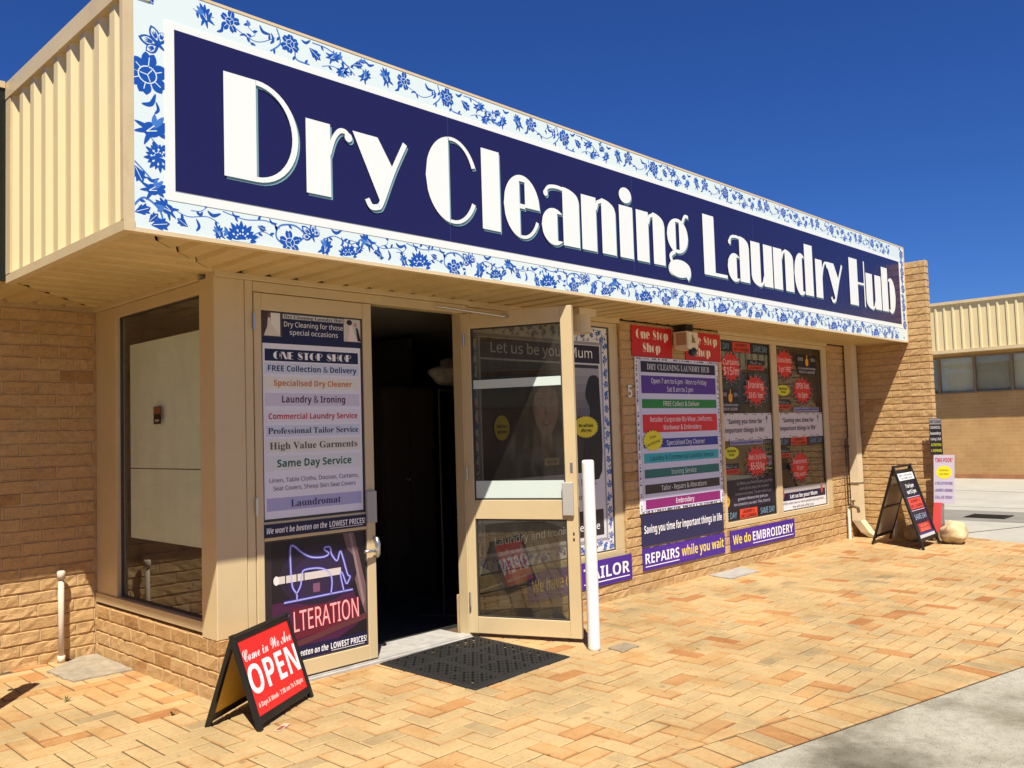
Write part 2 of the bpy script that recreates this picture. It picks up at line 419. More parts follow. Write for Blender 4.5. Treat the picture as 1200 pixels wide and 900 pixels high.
        P += [region(cx, cz, 0.34 * w, rz, x0 + 0.58 * w, x1), region(cx, cz, 0.34 * w, rz, s - 0.004, x0 + 0.58 * w, lo=XH - 0.03), region(cx, cz, 0.34 * w, rz, s - 0.004, x0 + 0.58 * w, hi=0.03)]
    elif c == 'H': P = [rect(x0, x0 + 0.53 * w, 0, CAP), rect(x1 - 0.03, x1, 0, CAP), rect(x0 + 0.53 * w, x1 - 0.03, 0.25, 0.275)]
    elif c == 'O': P = G_bowl(x0, x1, x0 + 0.45 * w, x1 - 0.045, -0.008, CAP + 0.008, 0.025)
    elif c == 'o': P = G_bowl(x0, x1, x0 + 0.45 * w, x1 - 0.045, -0.01, XH + 0.01, 0.025)
    elif c == 't': P = [rect(x0 + 0.2 * w, x0 + 0.75 * w, 0, CAP - 0.05), rect(x0, x1, XH - 0.03, XH)]
    elif c == 'S':
        P = stroke(smooth_path([(x0 + 0.08 * w, 0.37), (x0 + 0.3 * w, 0.36), (x0 + 0.65 * w, 0.22), (x1 - 0.09 * w, 0.16)]), [0.09 + 0.11 * math.sin(math.pi * i / 18) for i in range(19)])
        P += stroke(smooth_path([(x0 + 0.1 * w, 0.37), (x0 + 0.22 * w, 0.5), (x0 + 0.6 * w, 0.52), (x1 - 0.05 * w, 0.42)]), 0.03)
        P += stroke(smooth_path([(x1 - 0.1 * w, 0.16), (x1 - 0.22 * w, 0.03), (x0 + 0.35 * w, 0.01), (x0 + 0.04 * w, 0.12)]), 0.03)
    elif c == 'N': P = [rect(x0, x0 + 0.03, 0, CAP), [(x0 + 0.03, CAP), (x0 + 0.5 * w, CAP), (x1 - 0.03, 0), (x1 - 0.4 * w, 0)], rect(x1 - 0.03, x1, 0, CAP)]
    elif c == 'E': P = [rect(x0, x0 + 0.55 * w, 0, CAP)] + [rect(x0 + 0.55 * w, x1, z, z + 0.028) for z in (0, 0.255, CAP - 0.028)]
    elif c == 'T': P = [rect(x0 + 0.25 * w, x0 + 0.75 * w, 0, CAP - 0.03), rect(x0, x1, CAP - 0.03, CAP)]
    elif c == 'P': P = [rect(x0, x0 + 0.5 * w, 0, CAP)] + ring(x0 + 0.5 * w, CAP - 0.15, 0.5 * w, 0.15, -90, 90, 0.036, 0.026)
    return P
GW = {'O': .45, 'n': .42, 'e': .36, 'S': .36, 't': .24, 'o': .38, 'p': .42, 'h': .42, 'N': .42, 'E': .32, 'T': .36, 'P': .38, 'H': .42, ' ': .2}
def put_display(mb, F, s, ac, b, cap, w, h, m):
    """a word in the fat-and-thin display letters, fitted to the width w"""
    tot = sum(GW[c] + 0.04 for c in s) - 0.04; k = cap / CAP; kx = w / tot; x = 0; q = 0
    for c in s:
        for P in glyph(c, x, x + GW[c]):
            mb.fpoly(F, [(ac - w / 2 + px * kx, b + pz * k) for px, pz in P], h + 0.00004 * (q % 6), m); q += 1
        x += GW[c] + 0.04

# ---------------------------------------------------------------- flat printed things
class Poster:
    def __init__(s, name, label, cat, F, a0, a1, b0, b1, m, thick=0.003, h0=0.0, group=None, shape=None):
        s.F, s.name, s.args = F, name, (label, cat, group); s.t = h0 + thick
        s.loc = F((a0 + a1) / 2, b0, h0); s.mb = MB(); s.parts = {}
        if shape: 
            n = len(shape)
            s.mb.fpoly(F, shape, s.t, m)
            for i in range(n):
                p, q = shape[i], shape[(i + 1) % n]; s.mb.face([F(*p, h0), F(*q, h0), F(*q, s.t), F(*p, s.t)], m)
        else: s.mb.fbox(F, a0, a1, b0, b1, h0, s.t, m)
    def blk(s, pts, m, lv=1): s.mb.fpoly(s.F, pts, s.t + 0.0007 * lv, m)
    def r(s, a0, a1, b0, b1, m, lv=1): s.blk(rect(a0, a1, b0, b1), m, lv)
    def border(s, a0, a1, b0, b1, w, m, lv=1):
        s.r(a0, a1, b0, b0 + w, m, lv); s.r(a0, a1, b1 - w, b1, m, lv); s.r(a0, a0 + w, b0 + w, b1 - w, m, lv); s.r(a1 - w, a1, b0 + w, b1 - w, m, lv)
    def part(s, name): return s.parts.setdefault(name, MB())
    def txt(s, st, ac, b, cap, w, m, style='sans', lv=3, rot=0.0, part=None):
        put_text(s.part(part or 'lettering#%d' % len(s.parts)), s.F, st, ac, b, cap, w, s.t + 0.0007 * lv, m, style, rot)
    def disp(s, st, ac, b, cap, w, m, lv=3): put_display(s.part('lettering#%d' % len(s.parts)), s.F, st, ac, b, cap, w, s.t + 0.0007 * lv, m)
    def line(s, path, w, m, lv=2, part=None):
        mb = s.part(part) if part else s.mb
        for P in stroke(path, w): mb.fpoly(s.F, P, s.t + 0.0007 * lv, m)
    def done(s):
        o = s.mb.build(s.name, None, None, loc=s.loc); tag(o, s.args[0], s.args[1], s.args[2])
        for n, mb in s.parts.items():
            if mb.f: mb.build(n.split('#')[0], None, o)
        return o

# ================================================================ SETTING
def clip(poly, a, b, c):
    """keep the part of a polygon where a*x+b*y+c >= 0"""
    out = []
    for i in range(len(poly)):
        p, q = poly[i], poly[(i + 1) % len(poly)]; dp = a * p[0] + b * p[1] + c; dq = a * q[0] + b * q[1] + c
        if dp >= 0: out.append(p)
        if dp * dq < 0:
            t = dp / (dp - dq); out.append((p[0] + (q[0] - p[0]) * t, p[1] + (q[1] - p[1]) * t))
    return out

def concrete_mat():
    t = NT('concrete')
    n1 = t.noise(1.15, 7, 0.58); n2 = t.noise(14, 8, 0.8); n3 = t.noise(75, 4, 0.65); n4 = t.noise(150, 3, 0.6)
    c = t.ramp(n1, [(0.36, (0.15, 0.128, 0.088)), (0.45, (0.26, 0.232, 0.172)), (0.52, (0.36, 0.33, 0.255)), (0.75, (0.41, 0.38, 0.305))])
    c = t.mix(1.0, c, t.ramp(n2, [(0.3, gray(0.72)), (0.55, gray(1)), (0.8, gray(1.06))]), 'MULTIPLY')
    c = t.mix(1.0, c, t.ramp(n3, [(0.34, gray(0.28)), (0.39, gray(1))]), 'MULTIPLY')
    c = t.mix(1.0, c, t.ramp(n4, [(0.3, gray(0.75)), (0.5, gray(1))]), 'MULTIPLY')
    # two old oil stains beside the paving's edge
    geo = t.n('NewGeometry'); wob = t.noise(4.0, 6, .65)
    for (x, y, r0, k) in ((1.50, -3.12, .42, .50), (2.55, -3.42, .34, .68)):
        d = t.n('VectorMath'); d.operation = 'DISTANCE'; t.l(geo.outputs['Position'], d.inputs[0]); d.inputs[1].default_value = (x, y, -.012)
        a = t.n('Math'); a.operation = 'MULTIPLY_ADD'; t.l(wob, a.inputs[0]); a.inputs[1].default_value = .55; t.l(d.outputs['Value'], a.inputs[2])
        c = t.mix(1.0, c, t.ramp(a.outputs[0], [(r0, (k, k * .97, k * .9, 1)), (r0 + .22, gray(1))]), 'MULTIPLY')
    t.base(c); t.set(0.85, 0, 0.25); t.bump(n3, 0.35, 0.004); return t.m
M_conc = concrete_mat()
M_conc2 = paint('pale_concrete', (0.40, 0.375, 0.32), 0.9, 0.25, 5, dirt=0.3, bump=0.2)
M_concdark = paint('dark_concrete', (0.215, 0.198, 0.165), 0.85, 0.18, 2.5, bump=0.1)  # darker concrete tone for the gutter strip

EDGE = Vector((0.977, -0.2145)); EN = Vector((0.2145, 0.977))     # direction of the paving's edge and its inward normal
E0 = Vector((1.04, -2.43))
ce = -(EN.x * E0.x + EN.y * E0.y)
P1, P2 = Vector((9.16, -1.89)), Vector((9.54, -1.07)); dd = (P2 - P1).normalized(); RN = Vector((-dd.y, dd.x)); cr_ = -(RN.x * P1.x + RN.y * P1.y)
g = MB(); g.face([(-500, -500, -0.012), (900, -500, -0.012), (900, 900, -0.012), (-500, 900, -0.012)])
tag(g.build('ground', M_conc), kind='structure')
# dished gutter and joint lines in the concrete yard
YP = clip(clip([(8.9, 14), (8.9, -40), (60, -40), (60, 14)], -RN.x, -RN.y, -cr_), 0, 1, 40)
g = MB(); g.face([(x, y, -0.010) for x, y in YP]); tag(g.build('concrete_yard', paint('yard_concrete', (.39, .365, .30), .9, .14, 1.3, dirt=.22, bump=.15)), kind='structure')
g = MB(); g.face([(11.45, 2.2, -0.008), (11.45, -9, -0.008), (13.0, -9, -0.008), (13.0, 2.2, -0.008)])
tag(g.build('gutter', M_concdark), kind='structure')
g = MB()
for (p, q, w) in (((3.10, -3.52), (6.2, -7.0), 0.012), ((9.62, -0.9), (30, -9), 0.02), ((13.6, 4), (13.6, -12), 0.02), ((17.5, 4), (15.5, -14), 0.03)):
    d = Vector((q[0] - p[0], q[1] - p[1], 0)).normalized(); n = Vector((-d.y, d.x, 0)) * w / 2
    g.face([Vector((*p, -0.006)) - n, Vector((*q, -0.006)) - n, Vector((*q, -0.006)) + n, Vector((*p, -0.006)) + n])
tag(g.build('concrete_joint', M_dark), kind='structure')

# paving: 90 degree herringbone of clay pavers, one chamfered block each
PW = 0.1165
def ptone(x, y):
    r = random.random(); b = 0.06 * math.sin(x * 1.3 + y * 2.1)
    if r < 0.07: t = random.uniform(0.10, 0.25)
    elif r < 0.72: t = random.uniform(0.3, 0.56)
    elif r < 0.94: t = random.uniform(0.54, 0.72)
    else: t = random.uniform(0.8, 1.0)
    return t + b
def paver(mb, poly, c=0.006, j=0.0036):
    if len(poly) < 3: return
    A = sum(poly[i][0] * poly[(i + 1) % len(poly)][1] - poly[(i + 1) % len(poly)][0] * poly[i][1] for i in range(len(poly))) / 2
    if abs(A) < 0.0008: return
    if A < 0: poly = poly[::-1]
    cx = sum(p[0] for p in poly) / len(poly); cy = sum(p[1] for p in poly) / len(poly)
    def inset(d):  # noqa
        r = []
        for x, y in poly:
            L = math.hypot(x - cx, y - cy) or 1
            r.append((x - (x - cx) / max(abs(x - cx), 0.02) * d if abs(x - cx) > 0.001 else x, y - (y - cy) / max(abs(y - cy), 0.02) * d if abs(y - cy) > 0.001 else y))
        return r
    z = random.gauss(0, 0.0011); tx, ty = random.gauss(0, 0.006), random.gauss(0, 0.006)
    Z = lambda p, b: b + z + (p[0] - cx) * tx + (p[1] - cy) * ty
    o = inset(j); i_ = inset(j + c); n = len(poly)
    vs = [(p[0], p[1], -0.02) for p in o] + [(p[0], p[1], Z(p, -c * 0.7)) for p in o] + [(p[0], p[1], Z(p, 0)) for p in i_]
    fs = [tuple(range(2 * n, 3 * n))]
    for k in range(n):
        q = (k + 1) % n; fs += [(k, q, n + q, n + k), (n + k, n + q, 2 * n + q, 2 * n + k)]
    tn = ptone(cx, cy); mb.mesh(vs, fs, None, tn)
    for q in range(len(fs) - 1): mb.tone[-1 - q] = tn + (random.choice((0.05, 0.2, 0.34)) if q % 2 == 0 else 0.0)
pv = MB()
for i in range(-40, 95):
    for j in range(-40, 20):
        k = (i - j) % 4
        if k == 0: rc = (i, j, i + 2, j + 1)
        elif k == 3: rc = (i, j, i + 1, j + 2)
        else: continue
        x0, y0, x1, y1 = (v * PW + 0.03 for v in rc)
        cx, cy = (x0 + x1) / 2, (y0 + y1) / 2
        if cx > 0.05 and cy > 0.05 and cx < 9.0: continue
        if cy > 1.85 or (cx > 9.0 and cy > 0.8): continue
        poly = clip([(x0, y0), (x1, y0), (x1, y1), (x0, y1)], EN.x, EN.y, ce)
        if poly: poly = clip(poly, RN.x, RN.y, cr_)
        paver(pv, poly)
# soldier course along the edge
for k in range(-40, 70):
    a = k * PW; p = E0 + EDGE * a; q = E0 + EDGE * (a + PW); n = EN * 0.262
    poly = [tuple(p - n), tuple(q - n), tuple(q - EN * 0.006), tuple(p - EN * 0.006)]
    c0 = (p + q) / 2
    if RN.x * c0.x + RN.y * c0.y + cr_ < 0: continue
    paver(pv, poly)
paving = pv.build('paving', M_paver); tag(paving, kind='structure')
jb = MB()
pts = [(-6, 1.85)]
base = clip(clip([(-6, -4.8), (9.9, -4.8), (9.9, 1.9), (-6, 1.9)], EN.x, EN.y, ce + 0.262), RN.x, RN.y, cr_)
jb.face([(x, y, -0.0065) for x, y in base])
jb.build('joint_sand', paint('joint_sand', (0.10, 0.068, 0.036), 0.95, 0.3, 30), paving)

# ---------------------------------------------------------------- brickwork
def bricks(mb, F, a0, a1, b0, b1, holes=(), course=0.0857, L=0.24, J=0.009, seed=1, depth=0.011, rough=0.0035, shift=0.0, red=0.02, res=(4, 2), top_red=False):
    rnd = random.Random(seed)
    nrow = int(round((b1 - b0) / course)); course = (b1 - b0) / nrow
    for r in range(nrow):
        z0 = b0 + r * course + J / 2; z1 = b0 + (r + 1) * course - J / 2
        off = (L / 2 if r % 2 else 0) + shift + rnd.uniform(-0.012, 0.012)
        x = a0 - (off % L)
        while x < a1:
            segs = [(max(x + J / 2, a0), min(x + L - J / 2, a1))]
            for (h0, h1, hb0, hb1) in holes:
                if z1 > hb0 + 0.01 and z0 < hb1 - 0.01:
                    ns = []
                    for s0, s1 in segs:
                        if s1 <= h0 or s0 >= h1: ns.append((s0, s1))
                        else:
                            if s0 < h0: ns.append((s0, h0))
                            if s1 > h1: ns.append((h1, s1))
                    segs = ns
            for s0, s1 in segs:
                if s1 - s0 < 0.02: continue
                t = rnd.random(); tone = rnd.uniform(0.14, 0.28) if t < red else rnd.uniform(0.42, 0.85)
                if top_red and r == nrow - 1: tone = rnd.uniform(0.12, 0.42)
                nx, nz = res; jz0 = z0 + rnd.uniform(-.0015, .0015); jz1 = z1 + rnd.uniform(-.0015, .0015)
                hh = rnd.uniform(-0.0015, 0.0015); e = 0.005
                xs = [s0, s0 + e] + [s0 + e + (s1 - s0 - 2 * e) * k / nx for k in range(1, nx)] + [s1 - e, s1]
                zs = [jz0, jz0 + e] + [jz0 + e + (jz1 - jz0 - 2 * e) * k / nz for k in range(1, nz)] + [jz1 - e, jz1]
                vs = []; NX, NZ = len(xs), len(zs)
                for iz, zz in enumerate(zs):
                    for ix, xx in enumerate(xs):
                        rim = ix in (0, NX - 1) or iz in (0, NZ - 1)
                        h = -depth if rim else hh + rnd.uniform(-rough, rough)
                        wob = 0 if rim else rnd.uniform(-.0015, .0015)
                        vs.append(F(xx + wob, zz + wob, h))
                fs = [(iz * NX + ix, iz * NX + ix + 1, (iz + 1) * NX + ix + 1, (iz + 1) * NX + ix) for iz in range(NZ - 1) for ix in range(NX - 1)]
                mb.mesh(vs, fs, M_brick, tone)
                if s1 + J < a1: mb.face([F(s1 - .002, jz0 + .001, -.003), F(s1 + J + .002, jz0 + .001, -.003), F(s1 + J + .002, jz1 - .001, -.003), F(s1 - .002, jz1 - .001, -.003)], M_mortar)
            x += L

SHOP = thing('laundry_shop', 'cream brick dry cleaning shop with deep metal canopy and open glass door', 'shop building', (0, 0, 0))
# front wall: pier between the windows, walls below the windows, end strip
fw = MB()
bricks(fw, FRONT, 2.03, 3.93, -0.01, 0.29, seed=2, top_red=True)
bricks(fw, FRONT, 3.93, 5.655, -0.01, 2.49, seed=3)
bricks(fw, FRONT, 5.655, 8.29, -0.01, 0.42, seed=4, top_red=True)
bricks(fw, FRONT, 8.29, 8.97, -0.01, 2.49, seed=5)
for a0, a1, b0, b1 in ((2.03, 3.93, -0.02, 0.283), (3.938, 5.647, -0.02, 2.49), (5.647, 8.297, -0.02, 0.412), (8.297, 8.985, -0.02, 2.49)):
    fw.fbox(FRONT, a0, a1, b0, b1, -0.20, -0.0095, M_mortar)
pier_l = Fr((3.938, 0, 0), (0, -1, 0), (0, 0, 1), (-1, 0, 0))
bricks(fw, pier_l, -0.15, -0.004, 0.3, 2.49, seed=6, L=0.15)
fw.build('front_wall', None, SHOP)
# plinth under the side window and the corner post
pl = MB()
bricks(pl, SIDE, -1.83, 0.0, -0.01, 0.355, seed=7, rough=0.004, top_red=True, shift=0.1)
bricks(pl, FRONT, 0.0, 0.262, -0.01, 0.355, seed=8, rough=0.004, top_red=True)
pl.box(0.0095, 0.262, 0.0095, 1.83, -0.02, 0.352, M_mortar)
TOPF = Fr((0, 0, 0.352), (0, -1, 0), (1, 0, 0), (0, 0, 1))
bricks(pl, TOPF, -1.83, 0, 0.0, 0.12, course=0.12, L=0.12, seed=9, depth=0.006)
pl.build('plinth', None, SHOP)
# recessed wall at the left
rw = MB()
bricks(rw, RECESS, -3.2, 0.0, -0.012, 2.47, seed=10, rough=0.0045, res=(5, 2), shift=0.05)
rw.fbox(RECESS, -7.0, 0.2, -0.02, 2.6, -0.2, -0.0095, M_mortar)
rw.build('recess_wall', None, SHOP)
# wing wall at the right end
FX = 8.98
WING = Fr((FX, 0, 0), (0, -1, 0), (0, 0, 1), (-1, 0, 0)); WEND = Fr((FX, -1.02, 0), (1, 0, 0), (0, 0, 1), (0, -1, 0))
ww = MB()
bricks(ww, WING, -0.05, 1.02, -0.01, 3.51, seed=12, L=0.24, J=0.010, shift=0.02)
bricks(ww, WEND, 0.0, 0.115, -0.01, 3.51, seed=13, L=0.115, J=0.010)
ww.box(FX + 0.0095, FX + 0.115, -1.0105, 4.0, -0.02, 3.505, M_mortar)
TOPW = Fr((FX, 0, 3.505), (0, -1, 0), (1, 0, 0), (0, 0, 1))
bricks(ww, TOPW, -0.05, 1.02, 0.0, 0.115, course=0.115, L=0.24, seed=14, depth=0.006)
ww.build('wing_wall', None, SHOP)
# corner post
cp = MB()
cp.cbox(FRONT, 0.0, 0.195, 0.353, 2.47, -0.185, 0.0, 0.004)
cp.cbox(FRONT, 0.199, 0.252, 0.353, 2.47, -0.12, -0.004, 0.003)
cp.fbox(FRONT, 0.196, 0.252, 0.0, 0.353, -0.12, -0.006)
cp.build('corner_post', M_frame, SHOP)
# head beam over door and windows
for F_, a0, a1, b0, b1, h1, c in ((FRONT, 0.0, 2.03, 2.47, 2.505, 0.012, 0.004), (FRONT, 0.254, 2.03, 2.405, 2.468, -0.004, 0.003), (FRONT, 2.032, 3.936, 2.462, 2.505, 0.004, 0.003), (FRONT, 5.65, 8.295, 2.47, 2.505, 0.006, 0.003), (SIDE, -1.83, -0.187, 2.47, 2.505, 0.012, 0.004)):
    q = MB(); q.cbox(F_, a0, a1, b0, b1, -0.10, h1, c); q.build('head_trim', M_frame, SHOP)

# ---------------------------------------------------------------- canopy
SZ = 2.5
def profile(t0, t1, pitch=0.19, pan=0.125, top=0.03, sl=0.0175, dh=0.03):
    out = []; t = math.floor(t0 / pitch) * pitch
    while t < t1 + pitch:
        out += [(t, 0), (t + pan, 0), (t + pan + sl, dh), (t + pan + sl + top, dh)]; t += pitch
    res = []
    for i in range(len(out) - 1):
        (p, a), (q, b) = out[i], out[i + 1]
        if q <= t0 or p >= t1: continue
        f = lambda x: a + (b - a) * (x - p) / (q - p) if q > p else a
        p2, q2 = max(p, t0), min(q, t1); res.append(((p2, f(p2)), (q2, f(q2))))
    return res
sf = MB()
D = 0.9625
for (p, hp), (q, hq) in profile(-0.79, 8.97):
    y1 = lambda x: min(x * D, 0.0) if x < 0 else 0.0
    if y1(p) > -0.76 or y1(q) > -0.76:
        sf.face([(p, -0.755, SZ + hp), (p, y1(p), SZ + hp), (q, y1(q), SZ + hq), (q, -0.755, SZ + hq)])
for (p, hp), (q, hq) in profile(-0.755, 1.83):
    xr = lambda y: min(y / D, 0.0); xl = lambda y: -0.79 if y < 0.98 else -0.79 + (y - 0.98) * (0.79 / 0.85)
    sf.face([(xl(p), p, SZ - 0.002 + hp), (xr(p), p, SZ - 0.002 + hp), (xr(q), q, SZ - 0.002 + hq), (xl(q), q, SZ - 0.002 + hq)])
for (p, hp), (q, hq) in profile(-6.5, 0.0):
    y0 = lambda x: 0.98 if x < -0.79 else 0.98 + (x + 0.79) * (0.85 / 0.79)
    sf.face([(p, y0(p), SZ - 0.004 + hp), (p, 1.83, SZ - 0.004 + hp), (q, 1.83, SZ - 0.004 + hq), (q, y0(q), SZ - 0.004 + hq)])
sf.build('soffit', M_soffit, SHOP)
parts('canopy_shade_sheet', M_dark, SHOP, [(-0.775, 8.96, -0.73, -0.002, 2.545, 2.555), (-7.0, -0.002, 1.0, 1.82, 2.557, 2.567), (-0.775, -0.002, -0.001, 0.999, 2.545, 2.555)])  # dark sheets added above the soffit: hide stray sky, blacken its gaps like shade
# cladding of the canopy's left end
cl = MB()
for (p, hp), (q, hq) in profile(-0.735, 0.95, pan=0.075, top=0.06, sl=0.0275, dh=0.028):
    cl.face([(-0.790 - hp, p, 2.52), (-0.790 - hp, p, 3.64), (-0.790 - hq, q, 3.64), (-0.790 - hq, q, 2.52)])
cl.build('end_cladding', M_clad, SHOP)
parts('corner_flashing', M_flash, SHOP, [(-0.832, -0.70, -0.775, 0.985, 3.592, 3.690), (-0.826, -0.775, -0.775, 0.985, 2.478, 2.528), (-0.827, -0.778, -0.772, -0.738, 2.5285, 3.5915), (-0.828, -0.785, 0.875, 0.985, 2.5285, 3.5915)])
parts('sign_trim', paint('pale_trim', (0.68, 0.53, 0.31), 0.4, 0.06, 5, dirt=0.2), SHOP, [(-0.775, 8.975, -0.775, -0.735, 2.478, 2.497), (-0.69, 8.975, -0.772, -0.70, 3.690, 3.705), (8.952, 8.976, -0.776, -0.74, 2.5, 3.69)])
# neighbouring dark fascia of the set back wing
df = MB(); df.box(-7, -0.830, 0.955, 0.98, 2.49, 3.66, M_darkpanel); df.box(-7, -0.834, 0.945, 0.99, 3.66, 3.70, M_flash)
df.build('dark_fascia', None, SHOP)
parts('roof', paint('roof_sheet', (0.4, 0.36, 0.3), 0.5), SHOP, [(-0.785, 8.97, -0.735, 7.0, 3.56, 3.59), (-7, -0.79, 0.985, 7.0, 3.5, 3.55)])
parts('ceiling', paint('roof_sheet', (0.4, 0.36, 0.3), 0.5), SHOP, [(0.02, 8.96, 0.25, 7.0, 2.56, 2.6)])

# ---------------------------------------------------------------- windows
def window(F, a0, a1, b0, b1, panes, fw_, h1=0.0, h0=-0.07, sill=0.0, gm=None, gl_h=-0.035):
    fr = MB()
    # outer ring
    pa0, pa1 = panes[0][0], panes[-1][1]; pb0, pb1 = panes[0][2], panes[0][3]
    fr.cbox(F, a0, a1, b0, pb0, h0, h1 + sill, 0.003); fr.cbox(F, a0, a1, pb1, b1, h0, h1, 0.003)
    fr.cbox(F, a0, pa0, pb0, pb1, h0, h1, 0.003); fr.cbox(F, pa1, a1, pb0, pb1, h0, h1, 0.003)
    for k in range(len(panes) - 1): fr.cbox(F, panes[k][1], panes[k + 1][0], pb0, pb1, h0, h1, 0.003)
    o = fr.build('window', M_frame, SHOP)
    for (p0, p1, q0, q1) in panes:
        be = MB(); w = 0.012
        for r_ in (rect(p0, p1, q0, q0 + w), rect(p0, p1, q1 - w, q1), rect(p0, p0 + w, q0 + w, q1 - w), rect(p1 - w, p1, q0 + w, q1 - w)):
            be.fbox(F, r_[0][0], r_[1][0], r_[0][1], r_[2][1], gl_h - 0.012, gl_h + 0.008)
        be.build('glazing_bead', paint('dark_bead', (0.05, 0.045, 0.04), 0.5), o)
        pn = MB(); pn.fbox(F, p0, p1, q0, q1, gl_h - 0.006, gl_h); pn.build('pane', gm or M_glass, o)
    return o
window(SIDE, -1.83, -0.186, 0.375, 2.468, [(-1.47, -0.205, 0.44, 2.395)], 0, h1=-0.012, sill=0.01, gl_h=-0.05)
window(FRONT, 2.032, 3.935, 0.296, 2.46, [(2.09, 3.81, 0.42, 2.42)], 0, h1=-0.03, h0=-0.10, gl_h=-0.05)
window(FRONT, 5.66, 8.285, 0.422, 2.468, [(5.715, 6.82, 0.478, 2.42), (6.955, 8.15, 0.478, 2.42)], 0, h1=-0.008, gl_h=-0.035)

# ---------------------------------------------------------------- doors
def door(F, w, name, stiles, panes, gm, hinge_side):
    d = MB(); l, r_ = stiles; z0, z1 = 0.03, 2.40; T0, T1 = -0.045, 0.0
    d.cbox(F, 0, l, z0, z1, T0, T1, 0.003); d.cbox(F, w - r_, w, z0, z1, T0, T1, 0.003)
    ys = [z0] + [v for p in panes for v in p] + [z1]
    for k in range(0, len(ys), 2): d.cbox(F, l + 0.0005, w - r_ - 0.0005, ys[k], ys[k + 1], T0 + 0.003, T1 - 0.003, 0.003)
    o = d.build('door', M_frame, SHOP)
    for p in panes:
        g_ = MB(); g_.fbox(F, l, w - r_, p[0], p[1], -0.026, -0.020); g_.build('pane', gm, o)
        b = MB()
        for (x0, x1, y0, y1) in ((l, w - r_, p[0], p[0] + .01), (l, w - r_, p[1] - .01, p[1]), (l, l + .01, p[0] + .01, p[1] - .01), (w - r_ - .01, w - r_, p[0] + .01, p[1] - .01)):
            b.fbox(F, x0, x1, y0, y1, -0.036, -0.010)
        b.build('glazing_bead', paint('dark_bead', (0.05, 0.045, 0.04), 0.5), o)
    return o
LL = Fr((0.257, 0, 0), (1, 0, 0), (0, 0, 1), (0, -1, 0))
dl = door(LL, 0.878, 'left', (0.05, 0.07), ((0.125, 0.885), (1.0, 2.295)), M_doorglass, 0)
hd = MB(); hd.fbox(LL, 0.80, 0.875, 0.925, 1.135, 0.0, 0.022); hd.build('lock_case', paint('grey_paint', (0.42, 0.40, 0.36), 0.45), dl)
hd = MB()
hd.tube([(1.128, -0.012, 0.70), (1.128, -0.03, 0.71), (1.128, -0.034, 0.78), (1.128, -0.02, 0.815), (1.128, -0.002, 0.82)], 0.016, 12)
hd.tube([(1.125, -0.02, 0.735), (1.075, -0.032, 0.742), (1.02, -0.034, 0.742)], [0.011, 0.009, 0.012], 10)
hd.build('handle', M_steel, dl, smooth=True)
def hinges(parent, xs, y, zs):
    for z in zs:
        h = MB(); h.tube([(xs, y, z - 0.05), (xs, y, z + 0.05)], 0.008, 10); h.fbox(FRONT, xs + .006, xs + 0.012, z - 0.05, z + 0.05, -0.01, 0.004)
        h.build('hinge', M_steel, parent)
hinges(dl, 0.254, -0.007, (0.28, 1.10, 2.22))
H0, H1 = Vector((1.99, 0.02, 0)), Vector((2.33, -0.77, 0)); hu = (H1 - H0).normalized()
RL = Fr(H0, hu, (0, 0, 1), (hu.y, -hu.x, 0))
dr = door(RL, 0.86, 'right', (0.065, 0.085), ((0.15, 0.865), (1.005, 2.285)), M_doorglass, 1)
for z0, z1 in ((1.83, 1.895), (1.018, 1.145)):
    fb = MB(); fb.fbox(RL, 0.07, 0.77, z0, z1, -0.0195, -0.017); fb.build('visibility_strip', M_frost, dr)
hd = MB(); hd.cbox(RL, 0.755, 0.835, 0.895, 1.13, 0.0, 0.024, 0.004); hd.build('lock_case', paint('grey_paint', (0.42, 0.40, 0.36), 0.45), dr)
hd = MB(); hd.fbox(RL, 0.815, 0.835, 1.20, 1.27, 0.0, 0.003); hd.build('latch', M_steel, dr)
for z0 in (0.755, 0.715):
    hd = MB(); hd.fbox(RL, 0.82, 0.832, z0, z0 + 0.02, 0.0, 0.002, M_dark); hd.build('keyhole', None, dr)
ar = MB(); ar.tube([RL(0.36, 2.352, 0.03), (1.70, -0.03, 2.43)], 0.008, 8); ar.fbox(RL, 0.34, 0.38, 2.34, 2.365, 0.0, 0.035); ar.build('closer_arm', M_steel, dr)
h = MB(); hinge_z = (0.28, 1.2, 2.2)
for z in hinge_z:
    h = MB(); h.tube([(1.975, -0.008, z - 0.05), (1.975, -0.008, z + 0.05)], 0.008, 10); h.build('hinge', M_steel, dr)
jm = MB(); jm.cbox(FRONT, 1.985, 2.03, 0.0, 2.405, -0.12, -0.022, 0.003); jm.build('door_jamb', M_frame, SHOP)
th = MB(); th.fbox(FRONT, 0.254, 1.985, -0.01, 0.012, -0.35, 0.03); th.fbox(FRONT, 0.254, 1.985, 0.012, 0.02, -0.10, 0.005)
th.build('threshold', paint('threshold_metal', (0.42, 0.40, 0.36), 0.55, 0.25, 12), SHOP)

